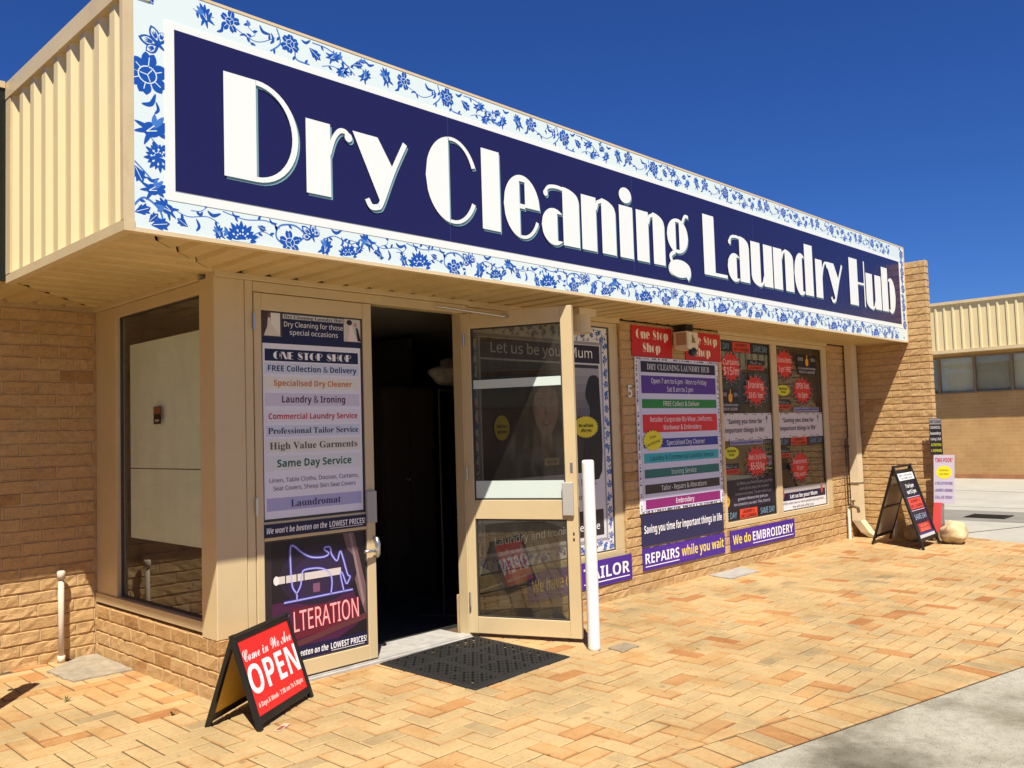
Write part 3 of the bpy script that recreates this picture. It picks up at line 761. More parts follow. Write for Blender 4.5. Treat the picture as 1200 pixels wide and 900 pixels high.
# ---------------------------------------------------------------- interior
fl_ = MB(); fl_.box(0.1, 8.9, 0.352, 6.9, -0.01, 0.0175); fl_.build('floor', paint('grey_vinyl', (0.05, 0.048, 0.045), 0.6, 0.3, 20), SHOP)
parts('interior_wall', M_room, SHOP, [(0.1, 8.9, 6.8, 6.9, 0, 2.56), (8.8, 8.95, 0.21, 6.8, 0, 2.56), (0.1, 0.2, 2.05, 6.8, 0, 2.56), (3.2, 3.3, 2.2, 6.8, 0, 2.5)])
parts('window_screen', paint('screen_white', (0.80, 0.91, 0.80), 0.7, 0.05, 2), SHOP, [(0.075, 0.09, 0.21, 1.38, 1.333, 2.19), (0.075, 0.09, 0.21, 1.38, 0.852, 1.326)])
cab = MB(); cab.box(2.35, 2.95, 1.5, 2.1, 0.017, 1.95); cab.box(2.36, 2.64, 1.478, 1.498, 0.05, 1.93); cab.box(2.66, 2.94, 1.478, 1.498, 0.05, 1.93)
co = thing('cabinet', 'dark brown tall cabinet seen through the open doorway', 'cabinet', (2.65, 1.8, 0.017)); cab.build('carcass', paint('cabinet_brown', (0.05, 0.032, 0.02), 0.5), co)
kb = MB(); kb.tube([(2.62, 1.477, 1.1), (2.62, 1.45, 1.1)], 0.014, 8); kb.build('knob', M_steel, co)
gb = MB()
def blob(mb, c, r3, n=10, mm=14, seed=0, amp=0.18, F=None):
    rnd = random.Random(seed); vs = []; ph = [rnd.uniform(0, 6.28) for _ in range(6)]
    for i in range(n + 1):
        t = math.pi * i / n
        for k in range(mm):
            p = 2 * math.pi * k / mm
            d = 1 + amp * (math.sin(3 * p + ph[0]) * math.sin(2 * t + ph[1]) + 0.6 * math.sin(5 * p + ph[2] + 2 * t) * math.sin(t) + 0.4 * math.sin(7 * t + ph[3] + p)) * 0.6
            vs.append(Vector(c) + Vector((r3[0] * math.sin(t) * math.cos(p) * d, r3[1] * math.sin(t) * math.sin(p) * d, r3[2] * math.cos(t) * d)))
    fs = [(i * mm + k, i * mm + (k + 1) % mm, (i + 1) * mm + (k + 1) % mm, (i + 1) * mm + k) for i in range(n) for k in range(mm)]
    mb.mesh(vs, fs)
blob(gb, (2.74, 0.85, 2.03), (0.29, 0.16, 0.12), 22, 34, 4, 0.32)
tag(gb.build('garment_bundle', paint('plastic_wrap', (0.34, 0.285, 0.21), 0.3, 0.35, 22, bump=0.9), None, True, (2.74, 0.85, 1.9)), 'pale plastic wrapped garment bundle hanging inside the open doorway', 'garment bundle')
M_rail = paint('dark_rail', (.08, .06, .045), .35, metal=.5)
rk = thing('garment_rail', 'thin dark steel garment rail standing just inside the doorway', 'garment rail', (2.4, 0.7, 0.0175))
for x, y in ((2.27, .62), (3.0, .95)):
    q = MB(); q.tube([(x, y, 0.03), (x, y, 1.86)], 0.009, 8); q.build('upright', M_rail, rk)
    q = MB(); q.tube([(x - .12, y + .18, 0.03), (x + .12, y - .18, 0.03)], 0.014, 8); q.build('foot', M_rail, rk)
q = MB(); q.tube([(2.27, 0.62, 1.86), (3.0, 0.95, 1.86)], 0.012, 8); q.build('rail', M_rail, rk)
q = MB(); q.box(5.8, 8.3, 1.2, 1.8, 0.0175, 0.9); q.box(5.75, 8.35, 1.15, 1.85, 0.9, 0.94)
tag(q.build('counter', paint('counter_wood', (0.16, 0.10, 0.06), 0.5), None, loc=(7, 1.5, 0.0175)), 'brown service counter behind the two poster windows', 'counter')

# ---------------------------------------------------------------- downpipe and fittings on the end wall
dp = MB()
def rectpipe(mb, pts, wx, wy):
    vs = []
    for (x, y, z) in pts:
        for sx, sy in ((-1, -1), (1, -1), (1, 1), (-1, 1)): vs.append((x + sx * wx / 2, y + sy * wy / 2, z))
    n = len(pts); fs = [(i * 4 + k, i * 4 + (k + 1) % 4, (i + 1) * 4 + (k + 1) % 4, (i + 1) * 4 + k) for i in range(n - 1) for k in range(4)]
    mb.mesh(vs, fs + [(3, 2, 1, 0), tuple(range(4 * n - 4, 4 * n))])
rectpipe(dp, [(8.84, -0.075, 2.50), (8.84, -0.075, 1.28)], 0.15, 0.10); rectpipe(dp, [(8.84, -0.075, 1.30), (8.84, -0.075, 0.22), (8.87, -0.17, 0.07), (8.89, -0.26, 0.01)], 0.158, 0.108)
dpo = dp.build('downpipe', M_pvc, SHOP)
sb_ = MB(); sb_.fbox(FRONT, 8.75, 8.93, 0.70, 0.715, 0.0, 0.135); sb_.build('strap', M_steel, dpo)
tp = thing('garden_tap', 'brass garden tap on a white riser pipe beside the downpipe', 'tap', (8.60, -0.05, 0))
q = MB(); q.tube([(8.60, -0.05, 0), (8.60, -0.05, 0.42)], 0.017, 10); q.build('riser', M_white, tp)
q = MB(); q.tube([(8.60, -0.05, 0.42), (8.60, -0.05, 1.28)], 0.011, 8); q.tube([(8.60, -0.05, 1.18), (8.66, -0.06, 1.18)], 0.02, 8); q.build('copper_pipe', paint('old_copper', (0.10, 0.07, 0.05), 0.5, metal=0.6), tp)
q = MB(); q.tube([(8.60, -0.05, 0.40), (8.60, -0.12, 0.42), (8.60, -0.17, 0.40), (8.60, -0.18, 0.34)], 0.02, 10); q.tube([(8.60, -0.11, 0.42), (8.60, -0.11, 0.48)], 0.012, 8); q.tube([(8.55, -0.11, 0.485), (8.65, -0.11, 0.485)], 0.012, 8)
q.build('spout', paint('brass', (0.25, 0.2, 0.12), 0.45, metal=0.8), tp)
q = MB(); q.tube([(8.93, -0.50, 0), (8.93, -0.50, 0.17), (8.95, -0.50, 0.2), (8.975, -0.50, 0.205)], 0.022, 10)
tag(q.build('waste_pipe', M_white, None, True, (8.93, -0.5, 0)), 'short white elbow pipe at the foot of the brick wing wall', 'pipe')

# ================================================================ THE FASCIA SIGN
FS = Fr((0, -0.74, 0), (1, 0, 0), (0, 0, 1), (0, -1, 0))
sg = thing('fascia_sign', 'long navy fascia sign with big white Dry Cleaning Laundry Hub lettering', 'shop sign', (4.09, -0.755, 2.5))
q = MB(); q.fbox(FS, -0.79, 8.95, 2.499, 3.688, 0.0, 0.03); q.build('floral_panel', ink(212, 225, 223, 0.3), sg)
q = MB(); q.fbox(FS, -0.63, 8.825, 2.653, 3.53, 0.0301, 0.032); q.build('white_border', ink(226, 228, 222, 0.3), sg)
M_navy = ink(35, 34, 78, 0.22)
q = MB(); q.fbox(FS, -0.582, 8.78, 2.702, 3.494, 0.0321, 0.034); q.build('navy_panel', M_navy, sg)
for x in (1.18, 3.12, 5.05, 7.02):
    q = MB(); q.fbox(FS, x, x + 0.004, 2.703, 3.493, 0.0341, 0.0344); q.build('panel_seam', ink(56, 56, 104), sg)
LET = [('D', -.333, .094), ('r', .142, .443), ('y', .449, .841), ('C', .987, 1.428), ('l', 1.462, 1.628), ('e', 1.664, 2.021), ('a', 2.035, 2.45), ('n', 2.478, 2.89), ('i', 2.938, 3.112), ('n', 3.16, 3.551), ('g', 3.589, 3.925),
       ('L', 4.15, 4.54), ('a', 4.548, 4.948), ('u', 4.985, 5.405), ('n', 5.429, 5.851), ('d', 5.872, 6.297), ('r', 6.36, 6.674), ('y', 6.63, 7.043), ('H', 7.226, 7.66), ('u', 7.69, 8.143), ('b', 8.168, 8.598)]
for wd in (LET[:3], LET[3:11], LET[11:18], LET[18:]):
    le, sh = MB(), MB()
    for c, x0, x1 in wd:
        for k, P in enumerate(glyph(c, x0, x1)):
            le.fpoly(FS, [(x, z + 2.825) for x, z in P], 0.0400 + 0.0001 * (k % 30))
            sh.fpoly(FS, [(x + 0.014, z + 2.825 - 0.013) for x, z in P], 0.0350 + 0.0001 * (k % 30))
    sh.build('letter_shade', ink(120, 158, 164, 0.3), sg); le.build('lettering', ink(228, 230, 224, 0.3), sg)

# blue and white floral print
INK = ink(28, 80, 165, 0.35)
INK2 = ink(70, 118, 190, 0.35)
class Floral:
    def __init__(s, F, h, sc=1.0, box=(-99, 99, -99, 99)): s.F, s.h, s.sc, s.k, s.box, s.mb = F, h, sc, 0, box, MB()
    def put(s, pts, lv):
        a0, a1, b0, b1 = s.box
        for e in ((1, 0, -a0), (-1, 0, a1), (0, 1, -b0), (0, -1, b1)):
            pts = clip(pts, *e)
            if len(pts) < 3: return
        s.k += 1; s.mb.fpoly(s.F, pts, s.h + 0.00016 * lv + 0.00001 * (s.k % 13), s.pale if lv in (5, 6, 8) else INK2 if lv in (1, 4) else INK)
    def petal(s, x, y, a, L, w, lv=2, tip=0.8):
        pts = [(i / 8, math.sin(math.pi * (i / 8) ** tip) ** 0.8 * 0.5) for i in range(9)]
        prof = pts + [(t, -v) for t, v in pts[::-1][1:-1]]; ca, sa = math.cos(a), math.sin(a)
        s.put([(x + (t * L * ca - v * w * sa), y + (t * L * sa + v * w * ca)) for t, v in prof], lv)
    def flower(s, x, y, r, n=6, a0=0.0):
        """peony: lobed outer petals, split by pale lines, round a smaller inner ring"""
        r *= s.sc
        for k in range(n):
            a = a0 + 2 * math.pi * k / n + random.uniform(-.12, .12); L = r * random.uniform(.85, 1.12)
            for d in (-.22, .22): s.petal(x + .2 * r * math.cos(a), y + .2 * r * math.sin(a), a + d, L * .85, r * .5, 2 + (d > 0), 1.25)
            for P in stroke([(x + .3 * r * math.cos(a), y + .3 * r * math.sin(a)), (x + .8 * L * math.cos(a), y + .8 * L * math.sin(a))], r * .045): s.put(P, 5)
        s.put(ell(x, y, r * .47, r * .44, 16), 5); s.put(ell(x, y, r * .41, r * .38, 16), 7)
        for k in range(3):
            a = a0 + .6 + 2.1 * k
            for P in stroke([(x, y), (x + .36 * r * math.cos(a), y + .36 * r * math.sin(a))], r * .045): s.put(P, 8)
    def bud(s, x, y, r, a):
        r *= s.sc; ca, sa = math.cos(a), math.sin(a)
        s.put(ell(x, y, r * .5, r * .42, 14, a), 2)
        for d in (-1.0, -.45, 0.0, .45, 1.0): s.petal(x + .15 * r * ca, y + .15 * r * sa, a + d, r * (1.05 - abs(d) * .2), r * .3, 3 + (d > 0), 1.1)
        for d in (2.3, 2.9, -2.5): s.petal(x, y, a + d, r * 1.0, r * .26, 3)
        for d in (-.5, .5):
            for P in stroke([(x - .3 * r * ca, y - .3 * r * sa), (x + .3 * r * math.cos(a + d), y + .3 * r * math.sin(a + d))], r * .06): s.put(P, 6)
    def daisy(s, x, y, r, half=False):
        r *= s.sc; n = 11 if half else 17
        for ring_, (k0, lw) in enumerate(((1.0, .26), (.66, .24))):
            for k in range(n):
                a = (math.pi * k / (n - 1) if half else 2 * math.pi * k / n) + ring_ * .15
                s.petal(x, y, a, r * k0 * (1.0 if k % 2 else .86), r * lw, 2 + k % 2 + 4 * ring_, 1.2)
            if ring_ == 0: s.put(ell(x, y, r * .5, r * .5, 18), 5)
        for k in range(6):
            a = math.pi * (k + .5) / 6; s.put(ell(x + r * .3 * math.cos(a), y + r * .3 * math.sin(a), r * .05, r * .05, 7), 8)
    def leaf(s, x, y, a, L):
        L *= s.sc; s.petal(x, y, a, L, L * .46, 2, 1.1); ca, sa = math.cos(a), math.sin(a)
        for k in (.25, .5): s.petal(x + L * k * ca, y + L * k * sa, a + .75, L * .45, L * .2, 3); s.petal(x + L * k * ca, y + L * k * sa, a - .75, L * .45, L * .2, 3)
        for P in stroke([(x + L * .1 * ca, y + L * .1 * sa), (x + L * .85 * ca, y + L * .85 * sa)], L * .035): s.put(P, 6)
    def comma(s, x, y, a, L):
        P_ = smooth_path([(x, y), (x + L * .5 * math.cos(a), y + L * .5 * math.sin(a)), (x + L * math.cos(a + .55), y + L * math.sin(a + .55))], 5); n = len(P_)
        for P in stroke(P_, [L * (.05 + .2 * math.sin(math.pi * q / (n - 1))) for q in range(n)]): s.put(P, 2)
    def vine(s, pts, w):
        P_ = smooth_path(pts, 5)
        for P in stroke(P_, w): s.put(P, 1)
        for q in range(3, len(P_) - 2, 5):
            a = math.atan2(P_[q + 1][1] - P_[q][1], P_[q + 1][0] - P_[q][0]); s.petal(P_[q][0], P_[q][1], a + (.9 if (q // 5) % 2 else -.9), .026 * s.sc, .012 * s.sc, 2)
    def butterfly(s, x, y, r, a):
        for d, k in ((0.5, 1.0), (1.25, .78), (-0.5, .95), (-1.2, .7)):
            s.petal(x, y, a + d, r * k, r * .5, 2, 1.2); s.petal(x + r * .2 * math.cos(a + d), y + r * .2 * math.sin(a + d), a + d, r * k * .66, r * .32, 5, 1.2)
            for e in (-.14, 0, .14): s.petal(x + r * .3 * math.cos(a + d + e), y + r * .3 * math.sin(a + d + e), a + d + e, r * k * .42, r * .07, 7)
        s.petal(x - r * .35 * math.cos(a), y - r * .35 * math.sin(a), a, r * .95, r * .15, 9)
def floral_bottom(f, x, y0, k=1.0):
    """one repeat of the lower band, about 1.15 m long"""
    B = lambda dx, dy: (x + dx * k, y0 + dy * k)
    f.bud(*B(.10, .105), .05 * k, 2.6); f.vine([B(.13, .11), B(.2, .085), B(.3, .1), B(.36, .075)], .004 * k); f.comma(*B(.30, .13), -.6, .07 * k); f.comma(*B(.24, .02), 1.0, .06 * k)
    f.daisy(*B(.48, .012), .085 * k, True); f.vine([B(.38, .14), B(.5, .118), B(.62, .13), B(.7, .10)], .005 * k); f.vine([B(.54, .04), B(.6, .07), B(.66, .05)], .004 * k)
    f.vine([B(.76, .0), B(.68, .05), B(.70, .115), B(.79, .13), B(.85, .09), B(.82, .05)], .009 * k); f.butterfly(*B(.90, .085), .085 * k, 2.0); f.flower(*B(.76, .035), .05 * k, 5, .4); f.bud(*B(.98, .03), .05 * k, 1.3)
    f.comma(*B(1.02, .145), -.5, .07 * k); f.vine([B(.96, .075), B(1.04, .11), B(1.14, .08), B(1.2, .1)], .005 * k); f.daisy(*B(1.13, .012), .06 * k, True); f.leaf(*B(.57, .095), -.3, .045 * k)
    f.leaf(*B(.20, .035), 2.6, .055 * k); f.leaf(*B(.01, .03), .8, .055 * k); f.bud(*B(.36, .025), .035 * k, 1.9); f.comma(*B(.64, .145), -1.0, .05 * k); f.comma(*B(1.08, .06), .9, .05 * k); f.comma(*B(.43, .145), -.9, .045 * k)
def floral_top(f, x, y0, k=1.0):
    B = lambda dx, dy: (x + dx * k, y0 + dy * k)
    f.bud(*B(.08, .085), .05 * k, 2.0); f.flower(*B(.21, .105), .045 * k, 5, .2); f.comma(*B(.14, .03), .5, .06 * k); f.vine([B(.24, .08), B(.36, .045), B(.47, .10)], .004 * k); f.comma(*B(.38, .14), -1.0, .07 * k); f.comma(*B(.44, .06), .9, .06 * k)
    f.flower(*B(.56, .095), .048 * k, 6, .5); f.vine([B(.48, .155), B(.5, .08), B(.44, .02)], .008 * k); f.vine([B(.59, .06), B(.60, .02), B(.68, .015)], .008 * k); f.comma(*B(.63, .14), -.3, .06 * k)
    f.leaf(*B(.68, .11), -.6, .075 * k); f.bud(*B(.83, .10), .042 * k, .5); f.bud(*B(.90, .045), .042 * k, 4.0); f.vine([B(.7, .145), B(.8, .14), B(.9, .1), B(.98, .04)], .006 * k); f.vine([B(.76, .03), B(.84, .05), B(.94, .02)], .004 * k)
    f.leaf(*B(.97, .10), .2, .06 * k); f.bud(*B(1.05, .05), .042 * k, 1.0); f.comma(*B(1.06, .145), -.6, .06 * k); f.comma(*B(.31, .05), 2.6, .045 * k)
random.seed(5)
fl1 = Floral(FS, 0.0303, 1.16, (-.775, 8.948, 2.503, 3.685)); fl1.pale = ink(212, 225, 223, 0.3)
x = -0.72
while x < 7.9: floral_bottom(fl1, x, 2.503); x += 1.17
x = -0.5
while x < 7.9: floral_top(fl1, x, 3.527); x += 1.13
# left band
fl1.flower(-.712, 3.235, .085, 6, .3); fl1.butterfly(-.655, 3.395, .10, 2.5); fl1.bud(-.695, 2.975, .075, .5); fl1.comma(-.74, 3.09, .2, .09); fl1.comma(-.68, 3.055, .9, .06); fl1.vine([(-.70, 2.94), (-.67, 2.91), (-.635, 2.895)], .005)
fl1.daisy(-.66, 2.85, .065); fl1.leaf(-.775, 2.79, -1.1, .075); fl1.vine([(-.775, 2.81), (-.70, 2.74), (-.64, 2.66)], .007); fl1.bud(-.69, 2.69, .055, .4); fl1.leaf(-.68, 3.585, 2.4, .07); fl1.leaf(-.74, 3.645, -.3, .075); fl1.comma(-.72, 2.745, -.5, .06)
fl1.vine([(-.78, 2.60), (-.73, 2.645), (-.66, 2.6), (-.64, 2.53)], .010); fl1.leaf(-.775, 2.57, .4, .07); fl1.leaf(-.70, 2.52, .2, .08)
# right band
for k, z in enumerate((2.70, 2.80, 2.93, 3.04, 3.16, 3.27, 3.38, 3.5, 3.6)):
    (fl1.bud(8.885, z, .05, k * 1.7) if k % 2 else fl1.flower(8.89, z, .05, 6, k)); fl1.leaf(8.87, z + .055, 1.0 + k, .05)
for k in range(120):      # loose sprigs between the flowers
    x = random.uniform(-.6, 8.85); z = random.choice((2.505, 3.535)) + random.uniform(.01, .14); a = random.uniform(0, 6.28)
    if k % 3: fl1.vine([(x, z), (x + .05 * math.cos(a), z + .03 * math.sin(a)), (x + .11 * math.cos(a + .5), z + .06 * math.sin(a + .5))], .0035)
    else: fl1.petal(x, z, a, .035, .016, 4); fl1.petal(x + .012, z + .01, a + .9, .03, .014, 4)
fl1.mb.build('floral_print', None, sg)

# ================================================================ DOOR POSTERS
WH = ink(240, 238, 236); NV = ink(28, 32, 68); NV2 = ink(30, 26, 60); BK = ink(22, 20, 22); YE = ink(236, 226, 60); RD = ink(206, 38, 36)
DH = -0.0185
p = Poster('occasion_banner', 'small navy banner about special occasions above the service list on the door', 'banner', FRONT, .315, 1.062, 2.098, 2.292, NV, .003, h0=DH)
p.r(.318, .46, 2.135, 2.288, ink(70, 58, 52)); p.r(.38, .445, 2.15, 2.288, ink(225, 222, 214), 2); p.r(.92, 1.058, 2.135, 2.288, ink(205, 196, 190))
pic = p.part('picture')
pic.fpoly(FRONT, [(.36, 2.255), (.375, 2.255), (.385, 2.21), (.45, 2.14), (.33, 2.14), (.355, 2.2)], p.t + .0022, ink(216, 204, 192)); pic.fpoly(FRONT, ell(.367, 2.268, .012, .016, 12), p.t + .0029, ink(120, 78, 58))
pic = p.part('picture#2')
pic.fpoly(FRONT, [(.965, 2.24), (.985, 2.245), (1.0, 2.2), (1.03, 2.14), (.95, 2.14), (.96, 2.2)], p.t + .0022, ink(232, 214, 208)); pic.fpoly(FRONT, ell(.965, 2.262, .022, .018, 14), p.t + .0029, ink(42, 34, 32))
pic.fpoly(FRONT, [(1.015, 2.235), (1.035, 2.22), (1.055, 2.14), (1.03, 2.14)], p.t + .0029, ink(30, 28, 32)); pic.fpoly(FRONT, ell(1.012, 2.25, .011, .014, 12), p.t + .0036, ink(190, 140, 112))
p.r(.46, .925, 2.25, 2.286, ink(200, 198, 196)); p.border(.46, .925, 2.25, 2.286, .004, ink(60, 60, 70), 2)
p.txt('Dry Cleaning Laundry Hub', .692, 2.259, .019, .44, ink(40, 36, 40), 'serif'); p.txt('Dry Cleaning for those', .692, 2.205, .031, .44, WH); p.txt('special occasions', .692, 2.155, .031, .36, WH)
p.done()
p = Poster('service_list', 'tall white service list headed One Stop Shop on the left door', 'poster', FRONT, .312, 1.05, 1.015, 2.094, ink(228, 226, 232), .003, h0=DH)
p.r(.335, 1.03, 1.985, 2.06, NV)
p.disp('ONE STOP SHOP', .683, 1.999, .045, .58, WH)
def row(b0, b1, c): p.r(.335, 1.035, b0, b1, c)
row(1.905, 1.975, ink(206, 212, 226)); p.txt('FREE Collection & Delivery', .685, 1.922, .036, .66, ink(38, 48, 92), 'bold')
row(1.81, 1.885, ink(226, 222, 208)); p.txt('Specialised Dry Cleaner', .685, 1.831, .036, .58, ink(206, 118, 42), 'bold')
row(1.705, 1.785, ink(208, 200, 214)); p.txt('Laundry & Ironing', .685, 1.727, .042, .47, ink(82, 24, 52), 'bold')
row(1.60, 1.68, ink(224, 220, 226)); p.txt('Commercial Laundry Service', .685, 1.624, .036, .66, ink(192, 38, 42), 'bold')
row(1.515, 1.585, ink(206, 210, 222)); p.txt('Professional Tailor Service', .685, 1.534, .036, .67, ink(34, 38, 66), 'serif')
row(1.415, 1.50, ink(224, 220, 208)); p.txt('High Value Garments', .685, 1.438, .042, .65, ink(96, 78, 58), 'serif')
row(1.305, 1.395, ink(218, 220, 218)); p.txt('Same Day Service', .685, 1.328, .046, .55, ink(26, 92, 50), 'bold')
p.txt('Linen, Table Cloths, Doonas, Curtains,', .685, 1.235, .026, .66, ink(104, 62, 92)); p.txt('Seat Covers, Sheep Skin Seat Covers', .685, 1.185, .026, .61, ink(104, 62, 92))
row(1.062, 1.14, ink(172, 170, 206)); p.txt('Laundromat', .685, 1.08, .042, .37, ink(50, 48, 92), 'serif')
p.done()
def prices(F, nm, lab, a0, a1, b0, b1):
    p = Poster(nm, lab, 'sign', F, a0, a1, b0, b1, NV2, .003, h0=0.0 if b0 > .5 else DH + .004, group='lowest prices strips on the left door')
    w = a1 - a0; k = (b1 - b0)
    p.txt("We won't be beaten on the", a0 + w * .305, b0 + k * .3, k * .44, w * .57, WH, 'bital'); p.txt('LOWEST PRICES!', a0 + w * .80, b0 + k * .3, k * .44, w * .37, WH, 'bold'); p.r(a0 + w * .62, a0 + w * .96, b0 + k * .16, b0 + k * .2, WH, 2)
    p.done()
prices(FRONT, 'price_strip', "navy We won't be beaten strip on the door's middle rail", .305, 1.058, .905, .985)
p = Poster('alteration_poster', 'dark poster of a neon sewing machine and the word Alteration', 'poster', FRONT, .308, 1.06, .128, .88, ink(34, 26, 30), .003, h0=DH)
p.r(.308, .36, .20, .88, ink(48, 40, 40)); p.blk([(.88, .88), (.965, .88), (1.06, .50), (1.06, .30), (1.0, .46)], ink(112, 84, 86)); p.blk([(.93, .87), (.945, .87), (1.045, .42), (1.03, .38)], ink(142, 118, 116), 2)
p.blk([(.36, .50), (.96, .50), (.99, .28), (.80, .20), (.36, .20)], ink(74, 30, 62)); p.blk([(.50, .45), (1.0, .45), (1.0, .30), (.50, .26)], ink(102, 30, 44), 2)
p.blk([(.36, .22), (1.06, .34), (1.06, .30), (.45, .20)], ink(96, 50, 54), 3)
p.blk(rect(.40, .86, .615, .66), ink(206, 196, 190), 4.3); p.blk(ell(.39, .638, .02, .028, 14), ink(226, 218, 210), 4.4)
for a in (.45, .53, .58): p.blk(rect(a, a + .008, .612, .663), ink(60, 50, 54), 4.4)
p.blk(ell(.70, .64, .29, .19, 30), ink(42, 31, 48), 1.3); p.blk(ell(.70, .62, .22, .14, 30), ink(50, 37, 64), 1.6)
p.blk(rect(.65, .70, .53, .585), ink(126, 82, 108), 2)
neon = [(.53, .50), (.53, .54), (.50, .59), (.49, .72), (.492, .83), (.52, .832), (.57, .79), (.64, .752), (.73, .742), (.77, .76), (.74, .785), (.74, .80), (.78, .797), (.79, .752), (.83, .705), (.85, .75), (.86, .762), (.88, .71), (.91, .61), (.93, .592), (.92, .57), (.90, .55), (.87, .62), (.855, .617), (.88, .502)]
arch = [(.53, .54), (.56, .59), (.57, .66), (.60, .68), (.70, .675), (.77, .64), (.79, .58), (.78, .50)]
bar = [(.44, .497), (.95, .505)]
for path in (neon, arch, bar):
    path = smooth_path(path, 4) if len(path) > 2 else path; p.line(path, .030, ink(46, 36, 84), 3.2, 'neon_picture'); p.line(path, .019, ink(70, 58, 140), 3.8, 'neon_picture'); p.line(path, .0085, ink(166, 168, 226), 5, 'neon_picture')
bar2 = [(.46, .49), (.94, .498)]
p.txt('ALTERATION', .714, .312, .125, .555, ink(160, 34, 44), 'bold', 4, 0.035, 'neon_lettering'); p.txt('ALTERATION', .717, .314, .125, .555, ink(250, 176, 176), 'sans', 5, 0.035, 'neon_lettering')
p.done()
prices(FRONT, 'price_strip', "navy We won't be beaten strip along the foot of the sewing machine poster", .306, 1.062, .130, .215)
p = Poster('window_label', 'tiny red and black sticker on the side window', 'sticker', SIDE, -.945, -.835, 1.625, 1.74, ink(30, 26, 26), .001, h0=-.0495); p.r(-.94, -.84, 1.69, 1.735, ink(128, 72, 54)); p.r(-.92, -.86, 1.64, 1.655, ink(160, 150, 140)); p.done()

# ================================================================ MUM POSTER AND THE SIGNS ON THE PIER
MH = -0.0495
p = Poster('mum_poster', 'tall floral bordered window poster reading Let us be your Mum', 'poster', FRONT, 2.095, 3.80, .43, 2.412, ink(224, 222, 216), .002, h0=MH)
p.r(2.16, 3.72, .52, 2.275, ink(150, 150, 154)); p.r(2.185, 3.695, .545, 2.25, ink(206, 206, 210), 2); p.r(2.2, 3.68, 2.085, 2.242, ink(38, 28, 44), 3)
p.txt('Let us be your Mum', 2.945, 2.13, .085, 1.26, WH, 'sans', 5)
p.r(2.2, 3.66, 1.13, 2.07, ink(46, 43, 46), 3)
for k in range(7): p.r(3.18, 3.655, 1.55 + k * .07, 1.62 + k * .07, ink(84 + k * 12, 82 + k * 12, 86 + k * 12), 4)
port = p.part('portrait')
def pp(pts, lv, c): port.fpoly(FRONT, pts, p.t + .0007 * lv, ink(*c))
pp(smooth_path([(2.70, 1.28), (2.64, 1.50), (2.66, 1.80), (2.76, 1.98), (2.94, 2.04), (3.12, 1.97), (3.21, 1.78), (3.20, 1.50), (3.14, 1.28), (2.94, 1.2)], 5), 5, (58, 40, 32))
pp([(2.50, 1.131), (2.58, 1.28), (2.78, 1.36), (3.08, 1.36), (3.28, 1.28), (3.36, 1.131)], 6, (40, 36, 44)); pp([(2.865, 1.34), (2.865, 1.52), (3.005, 1.52), (3.005, 1.34), (2.935, 1.26)], 7, (132, 100, 86))
pp(smooth_path([(2.935, 1.465), (2.86, 1.50), (2.80, 1.60), (2.775, 1.74), (2.80, 1.88), (2.935, 1.935), (3.07, 1.88), (3.095, 1.74), (3.07, 1.60), (3.01, 1.50), (2.935, 1.465)], 5)[:-1], 8, (168, 130, 112))
pp(smooth_path([(2.75, 1.62), (2.745, 1.88), (2.90, 1.975), (3.04, 1.95), (3.13, 1.80), (3.12, 1.62), (3.075, 1.80), (2.98, 1.88), (2.84, 1.84), (2.785, 1.74)], 4), 9, (54, 39, 32))
for sx in (-1, 1): pp(ell(2.935 + sx * .065, 1.735, .026, .011, 12), 9.6, (190, 180, 172)); pp(ell(2.935 + sx * .065, 1.735, .011, .011, 10), 10.2, (40, 28, 22)); pp(rect(2.935 + sx * .065 - .032, 2.935 + sx * .065 + .032, 1.764, 1.772), 10, (70, 44, 34))
pp([(2.925, 1.71), (2.955, 1.64), (2.915, 1.637)], 10, (110, 82, 72)); pp(smooth_path([(2.86, 1.585), (2.935, 1.565), (3.01, 1.585), (2.935, 1.535)], 4), 10, (110, 58, 54)); pp([(2.88, 1.58), (2.935, 1.568), (2.99, 1.58), (2.935, 1.558)], 10.7, (200, 190, 182))
pp(smooth_path([(3.62, 1.98), (3.52, 1.96), (3.46, 1.80), (3.52, 1.66), (3.44, 1.45), (3.42, 1.13), (3.66, 1.13), (3.66, 1.95)], 4), 5, (28, 24, 26))
p.r(2.9, 3.08, 1.215, 1.275, ink(196, 166, 96), 8); p.txt('MUM', 2.99, 1.23, .03, .12, BK, 'bold', 9)
p.r(2.2, 3.66, .575, .80, ink(46, 40, 46), 3); p.txt('We care for garments and linen.', 2.93, 1.02, .055, 1.3, ink(40, 36, 46), 'sans', 4); p.txt('Cleaning done with care', 2.93, .90, .045, 1.0, ink(60, 56, 66), 'sans', 4); p.txt('Laundry and ironing service', 2.95, .63, .06, 1.3, WH, 'sans', 5)
f2 = Floral(FRONT, p.t + .0003, 1.2, (2.1, 3.795, .435, 2.407)); f2.pale = ink(224, 222, 216); random.seed(9)
for x in (2.1, 3.0): floral_top(f2, x, 2.275, .8); floral_bottom(f2, x, .435, .68)
for k in range(16):
    z = .56 + k * .112
    for xx in (2.128, 3.76): (f2.bud(xx, z, .036, k * 1.3) if k % 2 else f2.flower(xx, z, .028, 5, k)); f2.comma(xx - .01, z + .05, 1.2 + k, .05)
o = p.done(); f2.mb.build('floral_print', None, o)
def sticker(name, lab, cat, F, shape, m, h0, group=None, extra=None, th=.0015):
    xs = [q[0] for q in shape]; zs = [q[1] for q in shape]
    p = Poster(name, lab, cat, F, min(xs), max(xs), min(zs), max(zs), m, th, h0, group, shape)
    if extra: extra(p)
    return p.done()
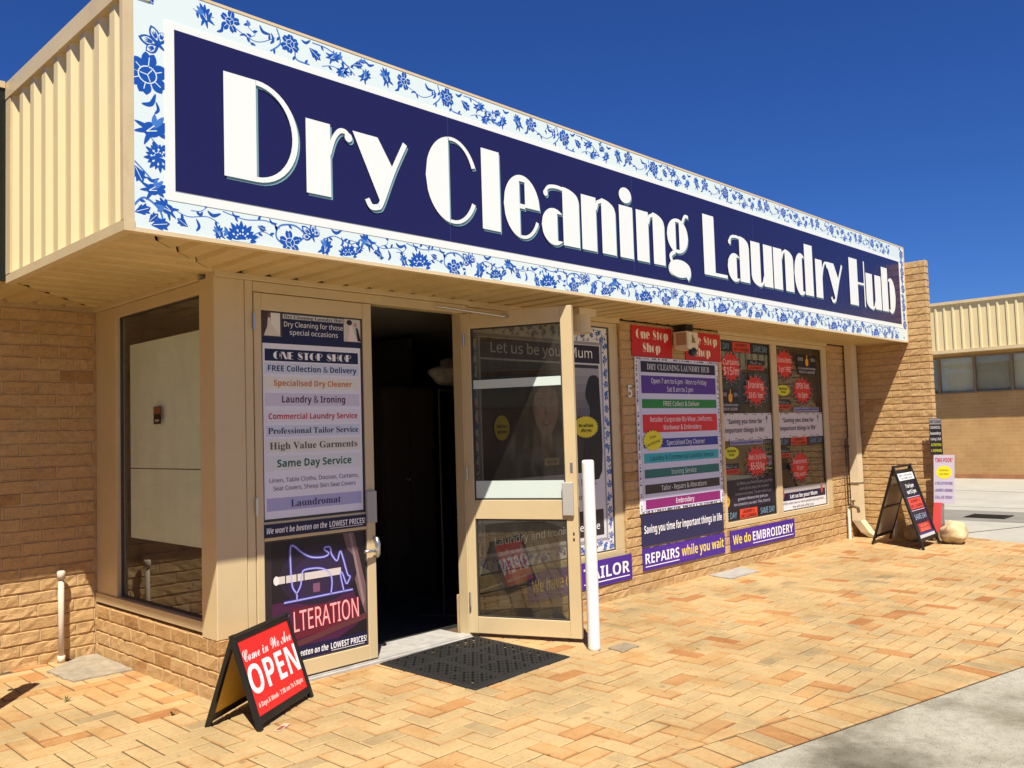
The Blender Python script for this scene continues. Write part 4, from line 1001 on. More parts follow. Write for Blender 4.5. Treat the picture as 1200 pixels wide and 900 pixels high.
def t2(a, b, c, w, w2, gap, m, style='bold', s1='', s2=''):
    def f(p): p.txt(s1, a, b + gap / 2, c, w, m, style); p.txt(s2, a, b - gap / 2 - c * .2, c, w2, m, style)
    return f
sticker('starburst_sticker', 'yellow sunburst sticker reading We will look after you', 'sticker', FRONT, star(3.445, 1.525, .175, .098, 26, .88), ink(214, 200, 40), MH + .012, None, t2(3.445, 1.505, .028, .20, .14, .036, ink(50, 46, 20), 'bold', 'We will look', 'after you'))
sticker('oval_sticker', 'yellow oval sticker seen through the open door glass', 'sticker', FRONT, ell(2.405, 1.535, .085, .098, 26), ink(214, 200, 40), MH + .012, None, t2(2.405, 1.515, .028, .11, .10, .036, ink(50, 46, 20), 'bold', 'We love', 'garments'))
PUR = ink(70, 38, 140); PY = ink(240, 214, 90)
def strip_sign(name, lab, a0, a1, b0, b1, parts):
    p = Poster(name, lab, 'sign', FRONT, a0, a1, b0, b1, PUR, .006, h0=0.004, group='purple trade strips along the foot of the front wall')
    p.r(a0 + .25 * (a1 - a0), a0 + .6 * (a1 - a0), b0 + .02, b1 - .02, ink(82, 38, 146))
    k = b1 - b0; w = a1 - a0
    for s, c0, c1, c, ul, sty in parts:
        p.txt(s, a0 + w * (c0 + c1) / 2, b0 + k * .30, k * .46, w * (c1 - c0), c, sty)
        if ul: p.r(a0 + w * c0, a0 + w * c1, b0 + k * .15, b0 + k * .19, c, 2)
    p.done()
strip_sign('trade_strip', 'purple strip reading We have our TAILOR behind the white bollard', 2.60, 3.975, .150, .372, [('We have our', .03, .44, PY, False, 'bold'), ('TAILOR', .50, .97, WH, True, 'bold')])
strip_sign('trade_strip', 'purple strip reading REPAIRS while you wait under the services board', 4.145, 5.595, .187, .39, [('REPAIRS', .025, .41, WH, True, 'bold'), ('while you wait', .44, .98, PY, False, 'bold')])
strip_sign('trade_strip', 'purple strip reading We do EMBROIDERY below the poster windows', 5.71, 7.165, .182, .392, [('We do', .03, .29, PY, False, 'bold'), ('EMBROIDERY', .32, .97, WH, True, 'bold')])
p = MB(); put_text(p, FRONT, '5', 4.05, 1.785, .115, .062, .006, ink(226, 222, 214), 'bold'); tag(p.build('house_number', None, None, loc=(4.05, -.006, 1.785)), 'white number 5 on the brick pier left of the services board', 'house number')
def stop_sign(lab, a0, a1, b0, b1):
    p = Poster('stop_shop_sign', lab, 'sign', FRONT, a0, a1, b0, b1, ink(196, 30, 34), .006, h0=.003, group='red One Stop Shop signs under the soffit'); w = a1 - a0
    p.disp('One Stop', (a0 + a1) / 2, b0 + .17, .085, w * .80, ink(246, 226, 200)); p.disp('Shop', (a0 + a1) / 2 - .02, b0 + .045, .085, w * .44, ink(246, 226, 200)); p.done()
stop_sign('red One Stop Shop sign left of the security light', 4.10, 4.765, 2.172, 2.458); stop_sign('red One Stop Shop sign partly behind the security light', 5.00, 5.675, 2.168, 2.455)
# services board
p = Poster('services_board', 'tall white board of coloured service rows, headed Dry Cleaning Laundry Hub', 'sign board', FRONT, 4.13, 5.59, .712, 2.165, ink(232, 232, 238), .012, h0=.004)
rnd = random.Random(3)
for k in range(320):      # blue speckled print border
    e = rnd.random(); a, b = (rnd.uniform(4.14, 5.58), rnd.choice((.722, 2.152))) if e < .45 else (rnd.choice((4.148, 5.572)), rnd.uniform(.72, 2.15))
    p.blk(ell(a, b, rnd.uniform(.006, .014), rnd.uniform(.004, .009), 7, rnd.random()), ink(60, 68, 112), 1 + .01 * k)
p.border(4.175, 5.548, .735, 2.143, .018, ink(206, 206, 220), 5)
def brow(b0, b1, c): p.r(4.21, 5.525, b0, b1, ink(*c), 6)
p.r(4.193, 5.53, .753, 2.125, ink(206, 206, 226), 4.5)
brow(2.025, 2.128, (24, 26, 50)); p.txt('DRY CLEANING LAUNDRY HUB', 4.86, 2.05, .055, 1.10, ink(206, 206, 212), 'serif', 8)
brow(1.825, 1.993, (82, 46, 140)); p.txt('Open 7 am to 6 pm - Mon to Friday', 4.86, 1.922, .046, .98, WH, 'sans', 8); p.txt('Sat 8 am to 2 pm', 4.86, 1.845, .046, .46, WH, 'sans', 8)
brow(1.685, 1.77, (26, 128, 54)); p.txt('FREE Collect & Deliver', 4.88, 1.705, .046, .64, WH, 'sans', 8)
brow(1.455, 1.625, (212, 34, 42)); p.txt('Retailer Corporate Biz-Wear, Uniforms,', 4.88, 1.555, .046, 1.1, WH, 'sans', 8); p.txt('Workwear & Embroidery', 4.88, 1.478, .046, .68, WH, 'sans', 8)
brow(1.31, 1.395, (40, 52, 140)); p.txt('Specialised Dry Cleaner', 4.93, 1.33, .046, .68, WH, 'sans', 8)
brow(1.17, 1.26, (40, 168, 178)); p.txt('Laundry & Commercial Laundry Service', 4.87, 1.192, .046, 1.12, ink(26, 40, 60), 'sans', 8)
brow(1.03, 1.112, (26, 106, 100)); p.txt('Ironing Service', 4.87, 1.05, .046, .44, ink(214, 226, 220), 'sans', 8)
brow(.885, .97, (48, 44, 44)); p.txt('Tailor - Repairs & Alterations', 4.87, .905, .046, .80, WH, 'sans', 8)
brow(.745, .832, (132, 28, 104)); p.txt('Embroidery', 4.87, .768, .046, .32, WH, 'sans', 8)
p.done()
sticker('star_sticker', 'yellow star shaped Pop Laundromat sticker on the services board', 'sticker', FRONT, star(4.355, 1.38, .165, .10, 20, .86), ink(226, 214, 40), .026, None, lambda p: (p.txt('Free', 4.355, 1.40, .028, .09, ink(60, 54, 20), 'sans', 3, .2), p.txt('Laundromat', 4.36, 1.345, .028, .23, ink(60, 54, 20), 'sans', 3, .2)))
p = Poster('time_banner', 'navy banner reading Saving you time for important things in life under the services board', 'banner', FRONT, 4.145, 5.59, .408, .70, ink(36, 38, 78), .006, h0=.003)
p.txt('Saving you time for important things in life', 4.867, .525, .072, 1.37, WH, 'bold'); p.done()

# ================================================================ STICKERS ON THE TWO POSTER WINDOWS
GH = -0.0345
LBL = ink(126, 164, 190); RDO = ink(214, 66, 40)
# dark film prints behind the stickers
def film(lab, a0, a1):
    p = Poster('window_film', lab, 'window film', FRONT, a0, a1, .482, 2.416, ink(22, 18, 16), .0008, h0=GH - .0195, group='dark printed films inside the poster windows')
    rn = random.Random(int(a0 * 10))
    for k in range(10):
        a = rn.uniform(a0 + .1, a1 - .1); b = rn.uniform(.6, 2.3)
        p.blk([(a - .09, b - .1), (a + .09, b - .08), (a + .07, b + .1), (a - .05, b + .12)], ink(*rn.choice([(44, 38, 30), (38, 29, 22), (58, 54, 44), (30, 24, 20)])), 1 + .03 * k)
    p.done()
def sameday(lab, a0, a1, b0, b1, cut='E DAY'):
    p = Poster('same_day_strip', lab, 'window sticker', FRONT, a0, a1, b0, b1, ink(26, 22, 26), .001, GH, 'SAME DAY strips across the poster windows'); w = a1 - a0; k = b1 - b0
    p.txt(cut, a0 + w * .105, b0 + k * .22, k * .56, w * .18, LBL); p.txt('SAME DAY', a0 + w * .82, b0 + k * .22, k * .56, w * .30, LBL)
    c = a0 + w * .43; p.r(c - w * .175, c + w * .175, b0 + k * .05, b1 - k * .05, RDO, 2); p.txt('LAUNDRY &', c, b0 + k * .55, k * .28, w * .24, ink(50, 20, 18), 'bold', 4); p.txt('DRY CLEANING', c, b0 + k * .15, k * .28, w * .30, ink(50, 20, 18), 'bold', 4); p.done()
film('dark printed film filling the left poster window', 5.722, 6.812); film('dark printed film filling the right poster window', 6.962, 8.143)
sameday('SAME DAY strip along the top edge of the left poster window', 5.72, 6.815, 2.295, 2.415)
sameday('SAME DAY strip along the bottom edge of the left poster window', 5.72, 6.815, .482, .60)
sameday('SAME DAY strip across the middle of the right poster window', 6.96, 8.145, 1.235, 1.34, 'ME DAY')
def burst(lab, cx, cz, rx, rz, l1, w1, c1, l2, w2, c2, l3=None):
    pts = star(cx, cz, rx * 1.12, rz * 1.12, 14, .74, .2)
    p = Poster('price_burst', lab, 'window sticker', FRONT, min(q[0] for q in pts), max(q[0] for q in pts), min(q[1] for q in pts), max(q[1] for q in pts), ink(176, 160, 148), .001, GH + .002, 'red starburst offers on the poster windows', pts)
    p.blk(star(cx, cz, rx * 1.08, rz * 1.08, 14, .74, .2), BK, 1); p.blk(star(cx - .006, cz + .012, rx, rz, 14, .74, .2), ink(208, 46, 38), 2)
    if l3:
        p.txt(l1, cx, cz + .05, c1, w1, ink(248, 214, 200)); p.txt(l2, cx, cz - .025, c2, w2, ink(248, 214, 200)); p.txt(l3, cx, cz - .10, c2, w1, ink(248, 214, 200))
    else: p.txt(l1, cx, cz + .035, c1, w1, ink(248, 224, 212)); p.txt(l2, cx, cz - .075, c2, w2, ink(248, 224, 212))
    p.done()
burst('red starburst offering Curtains at $15/m', 5.95, 2.12, .215, .17, 'Curtains', .34, .058, '$15/m', .32, .085); burst('red starburst offering Ironing by the item', 6.47, 1.875, .26, .175, 'Ironing', .34, .07, '$3-$5 / item', .32, .06)
burst('red starburst offering Wash, Dry and Fold by the kilo', 6.43, 1.08, .26, .175, 'Wash, Dry & Fold', .38, .055, '$5-50/kg', .30, .075); burst('red starburst offering Doona items, 3 get 1 free', 7.19, 2.19, .235, .18, 'Doona Items', .34, .058, '3 get 1 FREE', .30, .06)
burst('red starburst reading OPEN 7am to 6pm', 7.63, 1.885, .26, .165, 'OPEN 7am', .34, .066, 'to 6pm', .24, .066); burst('red starburst about an investment of $5', 7.47, .97, .255, .185, 'Investment', .36, .052, '$5 per', .18, .05, '100g wash...')
def saving(lab, a0, a1):
    p = Poster('saving_sticker', lab, 'window sticker', FRONT, a0, a1, 1.335, 1.628, ink(206, 198, 194), .001, GH + .001, 'Saving you time stickers on the poster windows'); w = a1 - a0
    rn = random.Random(4)
    for k in range(22): a = a0 + w * (k + .5) / 22; p.blk(ell(a, rn.choice((1.345, 1.355, 1.615, 1.62)), .02, .006, 7), ink(70, 64, 74), 1 + .03 * k)
    p.txt('"Saving you time for', a0 + w * .44, 1.515, .05, w * .70, ink(50, 46, 54), 'bold'); p.txt('important things in life"', a0 + w * .44, 1.42, .05, w * .80, ink(50, 46, 54), 'bold')
    p.r(a0 + w * .885, a0 + w * .892, 1.51, 1.60, ink(60, 58, 64)); p.blk(ell(a0 + w * .888, 1.575, .02, .028, 12), ink(96, 94, 100), 2); p.done()
saving('white Saving you time sticker on the left poster window', 5.72, 6.812); saving('white Saving you time sticker on the right poster window', 6.962, 8.143)
def thumb(lab, cx, cz, w):
    p = Poster('pickup_sticker', lab, 'window sticker', FRONT, cx - w / 2, cx + w / 2, cz - .12, cz + .12, ink(26, 23, 26), .001, GH + .001, 'black pickup stickers with a yellow thumb')
    p.blk([(cx - .035, cz + .0), (cx - .04, cz + .06), (cx - .008, cz + .075), (cx + .0, cz + .125), (cx + .018, cz + .12), (cx + .016, cz + .075), (cx + .045, cz + .07), (cx + .04, cz - .0), (cx + .0, cz - .02)], ink(232, 158, 40), 2)
    p.txt('OVER', cx - w * .33, cz + .045, .042, w * .26, ink(170, 168, 172), 'bold'); p.txt('50%', cx + w * .33, cz + .045, .042, w * .24, ink(170, 168, 172), 'bold'); p.txt('in 3 convenient locations', cx, cz - .058, .028, w * .9, ink(190, 188, 190), 'bold'); p.txt('PICK UP & DELIVERY', cx, cz - .105, .030, w * .82, ink(190, 188, 190), 'bold'); p.done()
thumb('black pickup sticker with yellow thumb low on the left poster window', 5.905, 1.765, .36); thumb('black pickup sticker with yellow thumb high on the right poster window', 7.78, 2.215, .52)
def cloud(lab, cx, cz, w):
    p = Poster('collect_sticker', lab, 'window sticker', FRONT, cx - w / 2, cx + w / 2, cz - .055, cz + .06, ink(24, 22, 24), .001, GH + .001, 'small red and black collection stickers')
    p.r(cx - w * .48, cx + w * .48, cz - .052, cz + .0, RDO); p.txt('Call us', cx, cz + .012, .036, w * .7, ink(150, 160, 168), 'script'); p.txt('LAUNDRY', cx, cz - .043, .032, w * .85, ink(60, 20, 16), 'bold'); p.done()
cloud('small red collection sticker between the Curtains and Ironing bursts', 6.50, 2.165, .38); cloud('small red collection sticker left of the Wash, Dry and Fold burst', 5.865, 1.03, .32); cloud('small red collection sticker under the yellow oval on the right poster window', 7.13, 1.725, .34); cloud('small red collection sticker below the middle SAME DAY strip', 7.10, 1.155, .25)
def oval(lab, cx, cz, rx, rz):
    sticker('return_sticker', lab, 'window sticker', FRONT, ell(cx, cz, rx, rz, 26), ink(206, 204, 40), GH + .002, 'yellow oval stickers on the poster windows', t2(cx, cz - .012, .03, rx * 1.2, rx * .7, .034, ink(70, 70, 20), 'bold', 'We Return', 'Free'), .001)
oval('yellow oval sticker left of the Wash, Dry and Fold burst', 5.88, 1.205, .155, .064); oval('yellow oval sticker left of the OPEN 7am burst', 7.125, 1.893, .165, .064)
pts = [(5.722, .765)] + [(5.722 + .075 * math.sin(math.pi * k / 10), .697 + .068 * math.cos(math.pi * k / 10)) for k in range(11)] + [(5.722, .63)]
sticker('half_sticker', 'half of a round orange sticker at the left edge of the quote sticker', 'window sticker', FRONT, pts[1:-1], ink(222, 168, 46), GH + .004, None, lambda p: p.txt('50%', 5.752, .68, .03, .04, BK, 'bold'), .001)
p = Poster('quote_sticker', 'dark navy sticker with a pale five line quotation above the bottom SAME DAY strip', 'window sticker', FRONT, 5.725, 6.81, .605, .915, ink(32, 26, 42), .001, GH + .001)
for k, s in enumerate(('So When you find the pen, you then', 'start also to enjoy the moment', 'someone and aware. The pen makes to go', 'greatest influence that gives you', 'the connection you want. Then, there is!')): p.txt(s, 6.36 - .02 * k, .855 - .055 * k, .030, .80 if k in (0, 2, 4) else .66, ink(186, 180, 192), 'sans')
p.done()
for lab, a0, a1, b0, b1 in (('white link strip under the Saving you time sticker on the left poster window', 5.86, 6.57, 1.285, 1.33), ('white link strip under the OPEN 7am burst', 7.36, 8.05, 1.645, 1.69)):
    p = Poster('link_strip', lab, 'window sticker', FRONT, a0, a1, b0, b1, ink(150, 150, 186), .001, GH + .003, 'thin link strips on the poster windows'); p.txt('Pay your bills online at CONNECT PICKUP', (a0 + a1) / 2, b0 + .012, .022, (a1 - a0) * .95, ink(40, 36, 80), 'bold'); p.done()
p = Poster('mum_sticker', 'navy and white Let us be your Mum sticker at the foot of the right window', 'window sticker', FRONT, 6.962, 8.143, .488, .75, ink(226, 224, 222), .001, GH + .001)
p.r(6.962, 8.143, .69, .75, ink(176, 170, 166)); p.r(6.99, 8.12, .60, .69, NV2, 2); p.txt('Let us be your Mum', 7.53, .622, .046, .72, WH, 'bold', 4); p.txt('FREE when two or more people sign garment...', 7.55, .555, .028, 1.1, ink(70, 66, 70)); p.txt('We will look after you', 7.5, .505, .028, .55, ink(70, 66, 70))
for cx in (7.0, 8.02): p.blk(ell(cx, .69, .03, .06, 12), ink(176, 76, 54), 3); p.blk(ell(cx, .745, .017, .02, 10), ink(214, 160, 130), 4)
p.done()

# ================================================================ FIXTURES AND FREE-STANDING THINGS
# security light box under the soffit
sc = thing('security_light', 'square beige security light box with a small dark sensor under the soffit', 'security light', (4.72, -.17, 2.48))
q = MB()
LX, LY = 4.78, -.02
LB = Fr((LX, LY, 2.265), (1, 0, 0), (0, 0, 1), (0, -1, 0))
q.cbox(LB, 0, .19, 0, .165, 0, .165, .012); q.build('housing', paint('pale_housing', (.78, .68, .50), .45, .06, 5, dirt=.15), sc)
q = MB(); q.fbox(LB, .01, .18, -.012, .0, .01, .155); q.build('lens', paint('lamp_lens', (.7, .6, .42), .3), sc)
q = MB(); q.cbox(Fr((LX, LY, 2.265), (0, -1, 0), (0, 0, 1), (-1, 0, 0)), .03, .15, .03, .15, 0, .006, .004); q.build('side_plate', paint('tan_plate', (.44, .28, .18), .5), sc)
sx_ = LX + .11
q = MB(); q.tube([(sx_, -.16, 2.266), (sx_, -.16, 2.235), (sx_, -.165, 2.20), (sx_, -.17, 2.188)], [.03, .045, .035, .012], 14); q.build('sensor', paint('sensor_blue', (.02, .045, .07), .2), sc, True)
q = MB(); q.box(LX + .02, LX + .15, -.15, -.03, 2.432, 2.50); q.build('bracket', M_dark, sc)
q = MB(); LBF = Fr((LX, LY - .166, 2.265), (1, 0, 0), (0, 0, 1), (0, -1, 0)); q.fpoly(LBF, [(.06, .05), (.13, .05), (.11, .10), (.095, .10), (.09, .13), (.075, .13)], .002); q.build('badge', paint('badge_olive', (.22, .18, .05), .5), sc)
# round lamp behind the open door
q = MB(); q.box(3.0, 3.22, -.30, -.10, 2.44, 2.498, M_pvc); q.tube([(3.11, -.20, 2.44), (3.11, -.20, 2.30)], [.095, .10], 18, M_pvc)
tag(q.build('soffit_lamp', None, None, loc=(3.11, -.2, 2.5)), 'drum shaped beige lamp under the soffit behind the open door', 'lamp')
# bollards
def bollard(lab, x, y, r_, H):
    q = MB(); q.tube([(x, y, -.01), (x, y, .02), (x, y, .05), (x, y, H - .05), (x, y, H - .022), (x, y, H - .014), (x, y, H - .004), (x, y, H)], [r_, r_, r_, r_, r_, r_ * .98, r_ * .9, r_ * .7], 24)
    return tag(q.build('bollard', M_white, None, True, (x, y, 0)), lab, 'bollard', 'white steel bollards on the paving')
bollard('white round bollard against the open door', 2.247, -.945, .043, 1.292)
bl = bollard('white bollard with side bolt left of the side window, casting a shadow', -1.0, .85, .055, 1.08)
q = MB(); q.tube([(-1.0, .85, .98), (-1.09, .88, .98)], .022, 10); q.build('side_bolt', M_steel, bl)
# door mat
mt = MB(); A, B_, C_, D_ = Vector((1.12, -.045, 0)), Vector((1.08, -1.0, 0)), Vector((2.01, -.92, 0)), Vector((2.04, .02, 0))
A, B_, C_, D_ = Vector((1.10, -.05, 0)), Vector((1.09, -.985, 0)), Vector((2.0, -.94, 0)), Vector((2.02, -.005, 0))
def matp(u, v): return A.lerp(D_, u).lerp(B_.lerp(C_, u), v)
NU, NVV = 46, 46
grid = {}
vs = []; fs = []
for i in range(NU + 1):
    for j in range(NVV + 1):
        p_ = matp(i / NU, j / NVV); edge = i in (0, NU) or j in (0, NVV)
        vs.append((p_.x, p_.y, .003 if edge else .012))
idx = lambda i, j: i * (NVV + 1) + j
for i in range(NU):
    for j in range(NVV):
        hole = (i % 2 == 1 and j % 2 == 1 and 1 < i < NU - 2 and 1 < j < NVV - 2 and i % 15 not in (0, 14, 13) and j % 15 not in (0, 14, 13) and (i + j) % 4 == 0)
        if not hole: fs.append((idx(i, j), idx(i + 1, j), idx(i + 1, j + 1), idx(i, j + 1)))
mt.mesh(vs, fs)
for i in range(2, NU - 2, 2):
    for j in range(2, NVV - 2, 2):
        if i % 15 in (0, 14) or j % 15 in (0, 14): continue
        p_ = matp((i + .5) / NU, (j + .5) / NVV); q_ = matp((i + 1.5) / NU, (j + .5) / NVV)
        mt.box(p_.x - .006, p_.x + .006, p_.y - .003, p_.y + .003, .011, .017)
mt.box(1.2, 1.9, -.85, -.15, .001, .003)
tag(mt.build('door_mat', M_rubber, None, loc=(1.55, -.5, 0)), 'black perforated rubber mat in front of the open doorway', 'door mat')

# sandwich boards
def sandwich(name, lab, fl, fr, rl, H, mat_back, front_fn, rail, inner_margin, foot=.05, slot=False):
    """fl, fr: feet of the front panel, rl: left foot of the rear panel"""
    fl, fr, rl = Vector((*fl, 0)), Vector((*fr, 0)), Vector((*rl, 0)); rr = rl + (fr - fl)
    top = (fl + rl) / 2 + Vector((0, 0, H)); u = (fr - fl).normalized(); w = (fr - fl).length
    root = thing(name, lab, 'sandwich board', ((fl + rr) / 2), 'sandwich boards on the paving')
    for which, base in (('front', fl), ('rear', rl)):
        v = (top - base).normalized(); n = u.cross(v)
        if which == 'rear': n = -n
        if n.dot(Vector((fl - rl))) < 0 and which == 'front': n = -n
        if which == 'rear' and n.dot(Vector((rl - fl))) < 0: n = -n
        F = Fr(base, u, v, n); L = (top - base).length; t = rail
        fm = MB(); fm.cbox(F, 0, t, 0, L, -.018, .006, .004); fm.cbox(F, w - t, w, 0, L, -.018, .006, .004)
        fm.cbox(F, t, w - t, foot, foot + t * 1.2, -.016, .004, .003); fm.cbox(F, t, w - t, L - t * (.8 if slot else inner_margin), L - .002, -.016, .004, .003)
        if slot: fm.cbox(F, t, w - t, L - t * inner_margin, L - t * (inner_margin - .7), -.016, .004, .003)
        if slot and which == 'rear': fm.cbox(F, t, w - t, L * .47, L * .47 + t * .5, -.030, -.0125, .003)
        fo = fm.build(which + '_frame', M_black, root)
        pm = MB(); pm.fbox(F, t, w - t, foot + t * 1.2, L - t * inner_margin, -.012, -.004); po = pm.build(which + '_panel', mat_back if which == 'rear' else ink(30, 26, 28), root)
        if which == 'front': front_fn(F, t, w - t, foot + t * 1.2, L - t * inner_margin, po)
    c0, c1 = (fl + rl) / 2, (fr + rr) / 2
    hz = H * .72
    for e in (0.012, w - .012):
        a = fl.lerp(top, .86) + u * e; b = rl.lerp(top, .86) + u * e
        q = MB(); q.tube([a, b], .006, 8); q.build('hinge_stay', M_steel, root)
    return root
def open_front(F, a0, a1, b0, b1, po):
    w, k = a1 - a0, b1 - b0; m_ = (a0 + a1) / 2
    q = MB(); q.fbox(F, a0 + .001, a1 - .001, b0 + .001, b1 - .001, -.0035, -.001); q.build('red_card', ink(222, 44, 40), po)
    for st, db, cp, wd, cl, sy in (('Come in We Are', .715, .15, .95, WH, 'script'), ('OPEN', .275, .38, .985, WH, 'bold'), ('6 Days A Week - 7.00 am To 5.00pm', .10, .062, .90, ink(250, 220, 210), 'bold')):
        q = MB(); put_text(q, F, st, m_, b0 + k * db, k * cp, w * wd, .0002, cl, sy); q.build('lettering', None, po)

sandwich('sandwich_board', 'low black sandwich board with red Come in We Are OPEN card', (-.09, -.62), (.43, -.31), (-.24, -.32), .482, paint('amber_board', (.90, .50, .06), .45, .1, 6), open_front, .032, 1.4, .028)
def shop_front(F, a0, a1, b0, b1, po):
    w, k = a1 - a0, b1 - b0; m_ = (a0 + a1) / 2
    q = MB()
    def rr(c0, c1, d0, d1, c, h=-.002): q.fpoly(F, rect(a0 + w * c0, a0 + w * c1, b0 + k * d0, b0 + k * d1), h, ink(*c))
    rr(0, 1, 0, 1, (26, 24, 34), -.003); rr(.02, .98, .87, .98, (226, 224, 222)); rr(.1, .9, .60, .61, (206, 170, 190)); rr(.10, .90, .43, .585, (222, 70, 46)); rr(.08, .92, .40, .41, (206, 170, 190)); rr(.08, .92, .235, .38, (30, 34, 48)); rr(.12, .88, .08, .21, (150, 40, 48)); rr(.05, .95, .055, .065, (60, 60, 160)); rr(.02, .98, .0, .045, (190, 186, 184))
    q.build('printed_card', None, po)
    q = MB()
    for s, c, d, hh, col, sty in (('DRY CLEANING', .84, .93, .028, (60, 58, 70), 'serif'), ('LAUNDRY HUB', .7, .885, .028, (60, 58, 70), 'serif'), ('7 to 5 pm', .5, .75, .055, (240, 238, 236), 'bold'), ('sat 9-2 pm', .56, .66, .055, (240, 238, 236), 'bold'), ('LAUNDRY &', .62, .52, .048, (60, 20, 20), 'bold'), ('DRY CLEANING', .74, .445, .048, (60, 20, 20), 'bold'), ('SAME DAY', .74, .27, .075, (150, 176, 196), 'sans'), ('TAILOR &', .56, .15, .045, (240, 120, 90), 'bold'), ('REPAIRS', .56, .09, .045, (240, 120, 90), 'bold')):
        put_text(q, F, s, m_, b0 + k * d, k * hh, w * c, -.0008, ink(*col), sty)
    q.build('lettering', None, po)
sandwich('sandwich_board', 'tall dark sandwich board with red and blue rows beside the wing wall', (8.04, -1.14), (8.70, -1.11), (8.23, -.47), .96, paint('corflute', (.50, .40, .30), .5, .06, 4), shop_front, .034, 2.6, .09, True)

# placards and boulder at the end of the wing wall
PF = Fr((8.87, -1.0, 0), (0, -1, 0), (0, 0, 1), (-1, 0, 0))
st = thing('placard', 'narrow dark placard with white and yellow lines, above the white placard', 'placard', (8.885, -1.075, 0), 'placards at the end of the wing wall')
q = MB(); q.tube([(8.885, -1.075, 0), (8.885, -1.075, 1.50)], .012, 8); q.build('stake', M_steel, st)
q = MB(); q.fbox(PF, .0, .142, 1.065, 1.51, 0, .006, ink(44, 42, 48)); q.fpoly(PF, rect(.004, .138, 1.435, 1.505), .007, ink(150, 148, 152)); q.build('board', None, st)
q = MB()
for k, (s, c) in enumerate((('DRY CLEAN', (40, 38, 44)), ('COMMERCIAL', (206, 204, 206)), ('laundry', (226, 224, 226)), ('ironing & fold', (206, 204, 206)), ('ALTERATIONS', (206, 206, 60)), ('& REPAIRS', (206, 206, 60)))): put_text(q, PF, s, .071, 1.452 - k * .071, .034, .12, .008, ink(*c), 'bold')
q.build('lettering', None, st)
st = thing('placard', 'white placard headed TIME-POOR? with a yellow oval, behind the tall sandwich board', 'placard', (8.86, -1.10, 0), 'placards at the end of the wing wall')
PF2 = Fr((8.855, -.985, 0), (0.03, -1, 0), (-.0, -.05, 1), (-1, 0, 0))
q = MB(); q.fbox(PF2, .0, .235, .47, 1.06, 0, .005, ink(206, 200, 216)); q.fpoly(PF2, ell(.118, .85, .09, .08, 24), .006, ink(240, 228, 50)); q.build('board', None, st)
q = MB(); put_text(q, PF2, 'TIME-POOR?', .118, .975, .05, .20, .007, ink(206, 40, 50), 'bold')
for k, s in enumerate(('We will save', 'you time')): put_text(q, PF2, s, .118, .865 - .045 * k, .022, .10, .007, ink(150, 120, 30), 'bold')
for k, s in enumerate(('& PICK UP FOR FREE', 'LAUNDRY & IRONING', 'CALL US TODAY')): put_text(q, PF2, s, .115, .70 - k * .085, .034, .20, .007, ink(110, 96, 160), 'bold')
q.build('lettering', None, st)
q = MB(); q.tube([(8.87, -1.10, 0), (8.87, -1.115, .6)], .012, 8); q.build('stake', M_steel, st)
q = MB(); q.fbox(Fr((8.84, -.965, 0), (.06, -1, 0), (0, -.1, 1), (-1, 0, 0)), 0, .095, .12, .48, 0, .005)
tag(q.build('red_card', ink(226, 84, 84), None, loc=(8.84, -1.02, .12)), 'plain pinkish red card standing behind the boulder', 'card')
def boulder(lab, c, r3, seed):
    q = MB(); blob(q, c, r3, 18, 28, seed, .20)
    for i, v in enumerate(q.v): q.v[i] = Vector((v.x, v.y, max(v.z, -.002)))
    return tag(q.build('boulder', paint('limestone', (.60, .45, .24), .9, .38, 14, dirt=.5, bump=1.0), None, True, (c[0], c[1], 0)), lab, 'boulder', 'limestone boulders by the placards')
boulder('big cream limestone boulder right of the tall sandwich board', (8.80, -1.24, .125), (.185, .15, .135), 3); boulder('smaller limestone boulder at the foot of the wing wall behind the sandwich board', (8.83, -.78, .085), (.13, .13, .12), 8)

# standpipe and concrete pads
sp_ = thing('standpipe', 'thin white capped standpipe against the recessed brick wall', 'pipe', (-.25, 1.77, 0))
q = MB(); q.tube([(-.25, 1.77, 0), (-.25, 1.77, .60)], .019, 14); q.build('pipe', paint('aged_pvc', (.62, .52, .40), .5, .1, 8, dirt=.3), sp_, True)
q = MB(); q.tube([(-.25, 1.77, .575), (-.25, 1.77, .625), (-.25, 1.77, .632)], [.027, .027, .018], 14); q.build('cap', paint('aged_pvc', (.62, .52, .40)), sp_, True)
q = MB(); q.tube([(-.25, 1.77, 0), (-.25, 1.77, .05)], .025, 14); q.build('collar', paint('aged_pvc', (.62, .52, .40)), sp_, True)
def slab(name, lab, pts, h, m_, seed):
    rn = random.Random(seed); out = []
    for i in range(len(pts)):
        p, q = pts[i], pts[(i + 1) % len(pts)]
        for k in range(6): t = k / 6; out.append((p[0] + (q[0] - p[0]) * t + rn.uniform(-.008, .008), p[1] + (q[1] - p[1]) * t + rn.uniform(-.008, .008)))
    b = MB(); n = len(out); b.fpoly(GROUND, out, h)
    for i in range(n): p, q = out[i], out[(i + 1) % n]; b.face([GROUND(*p, -.01), GROUND(*q, -.01), GROUND(*q, h), GROUND(*p, h)])
    cx = sum(p[0] for p in pts) / len(pts); cy = sum(p[1] for p in pts) / len(pts)
    return tag(b.build(name, m_, None, loc=(cx, cy, 0)), lab, 'concrete pad', 'concrete pads set in the paving')
M_pad = paint('grey_cement', (.33, .28, .20), .95, .3, 12, dirt=.4, bump=.5)
slab('concrete_pad', 'rough grey cement patch at the foot of the standpipe', [(-.40, 1.57), (-.385, 1.17), (-.005, 1.15), (-.005, 1.81), (-.12, 1.81)], .010, M_pad, 1)
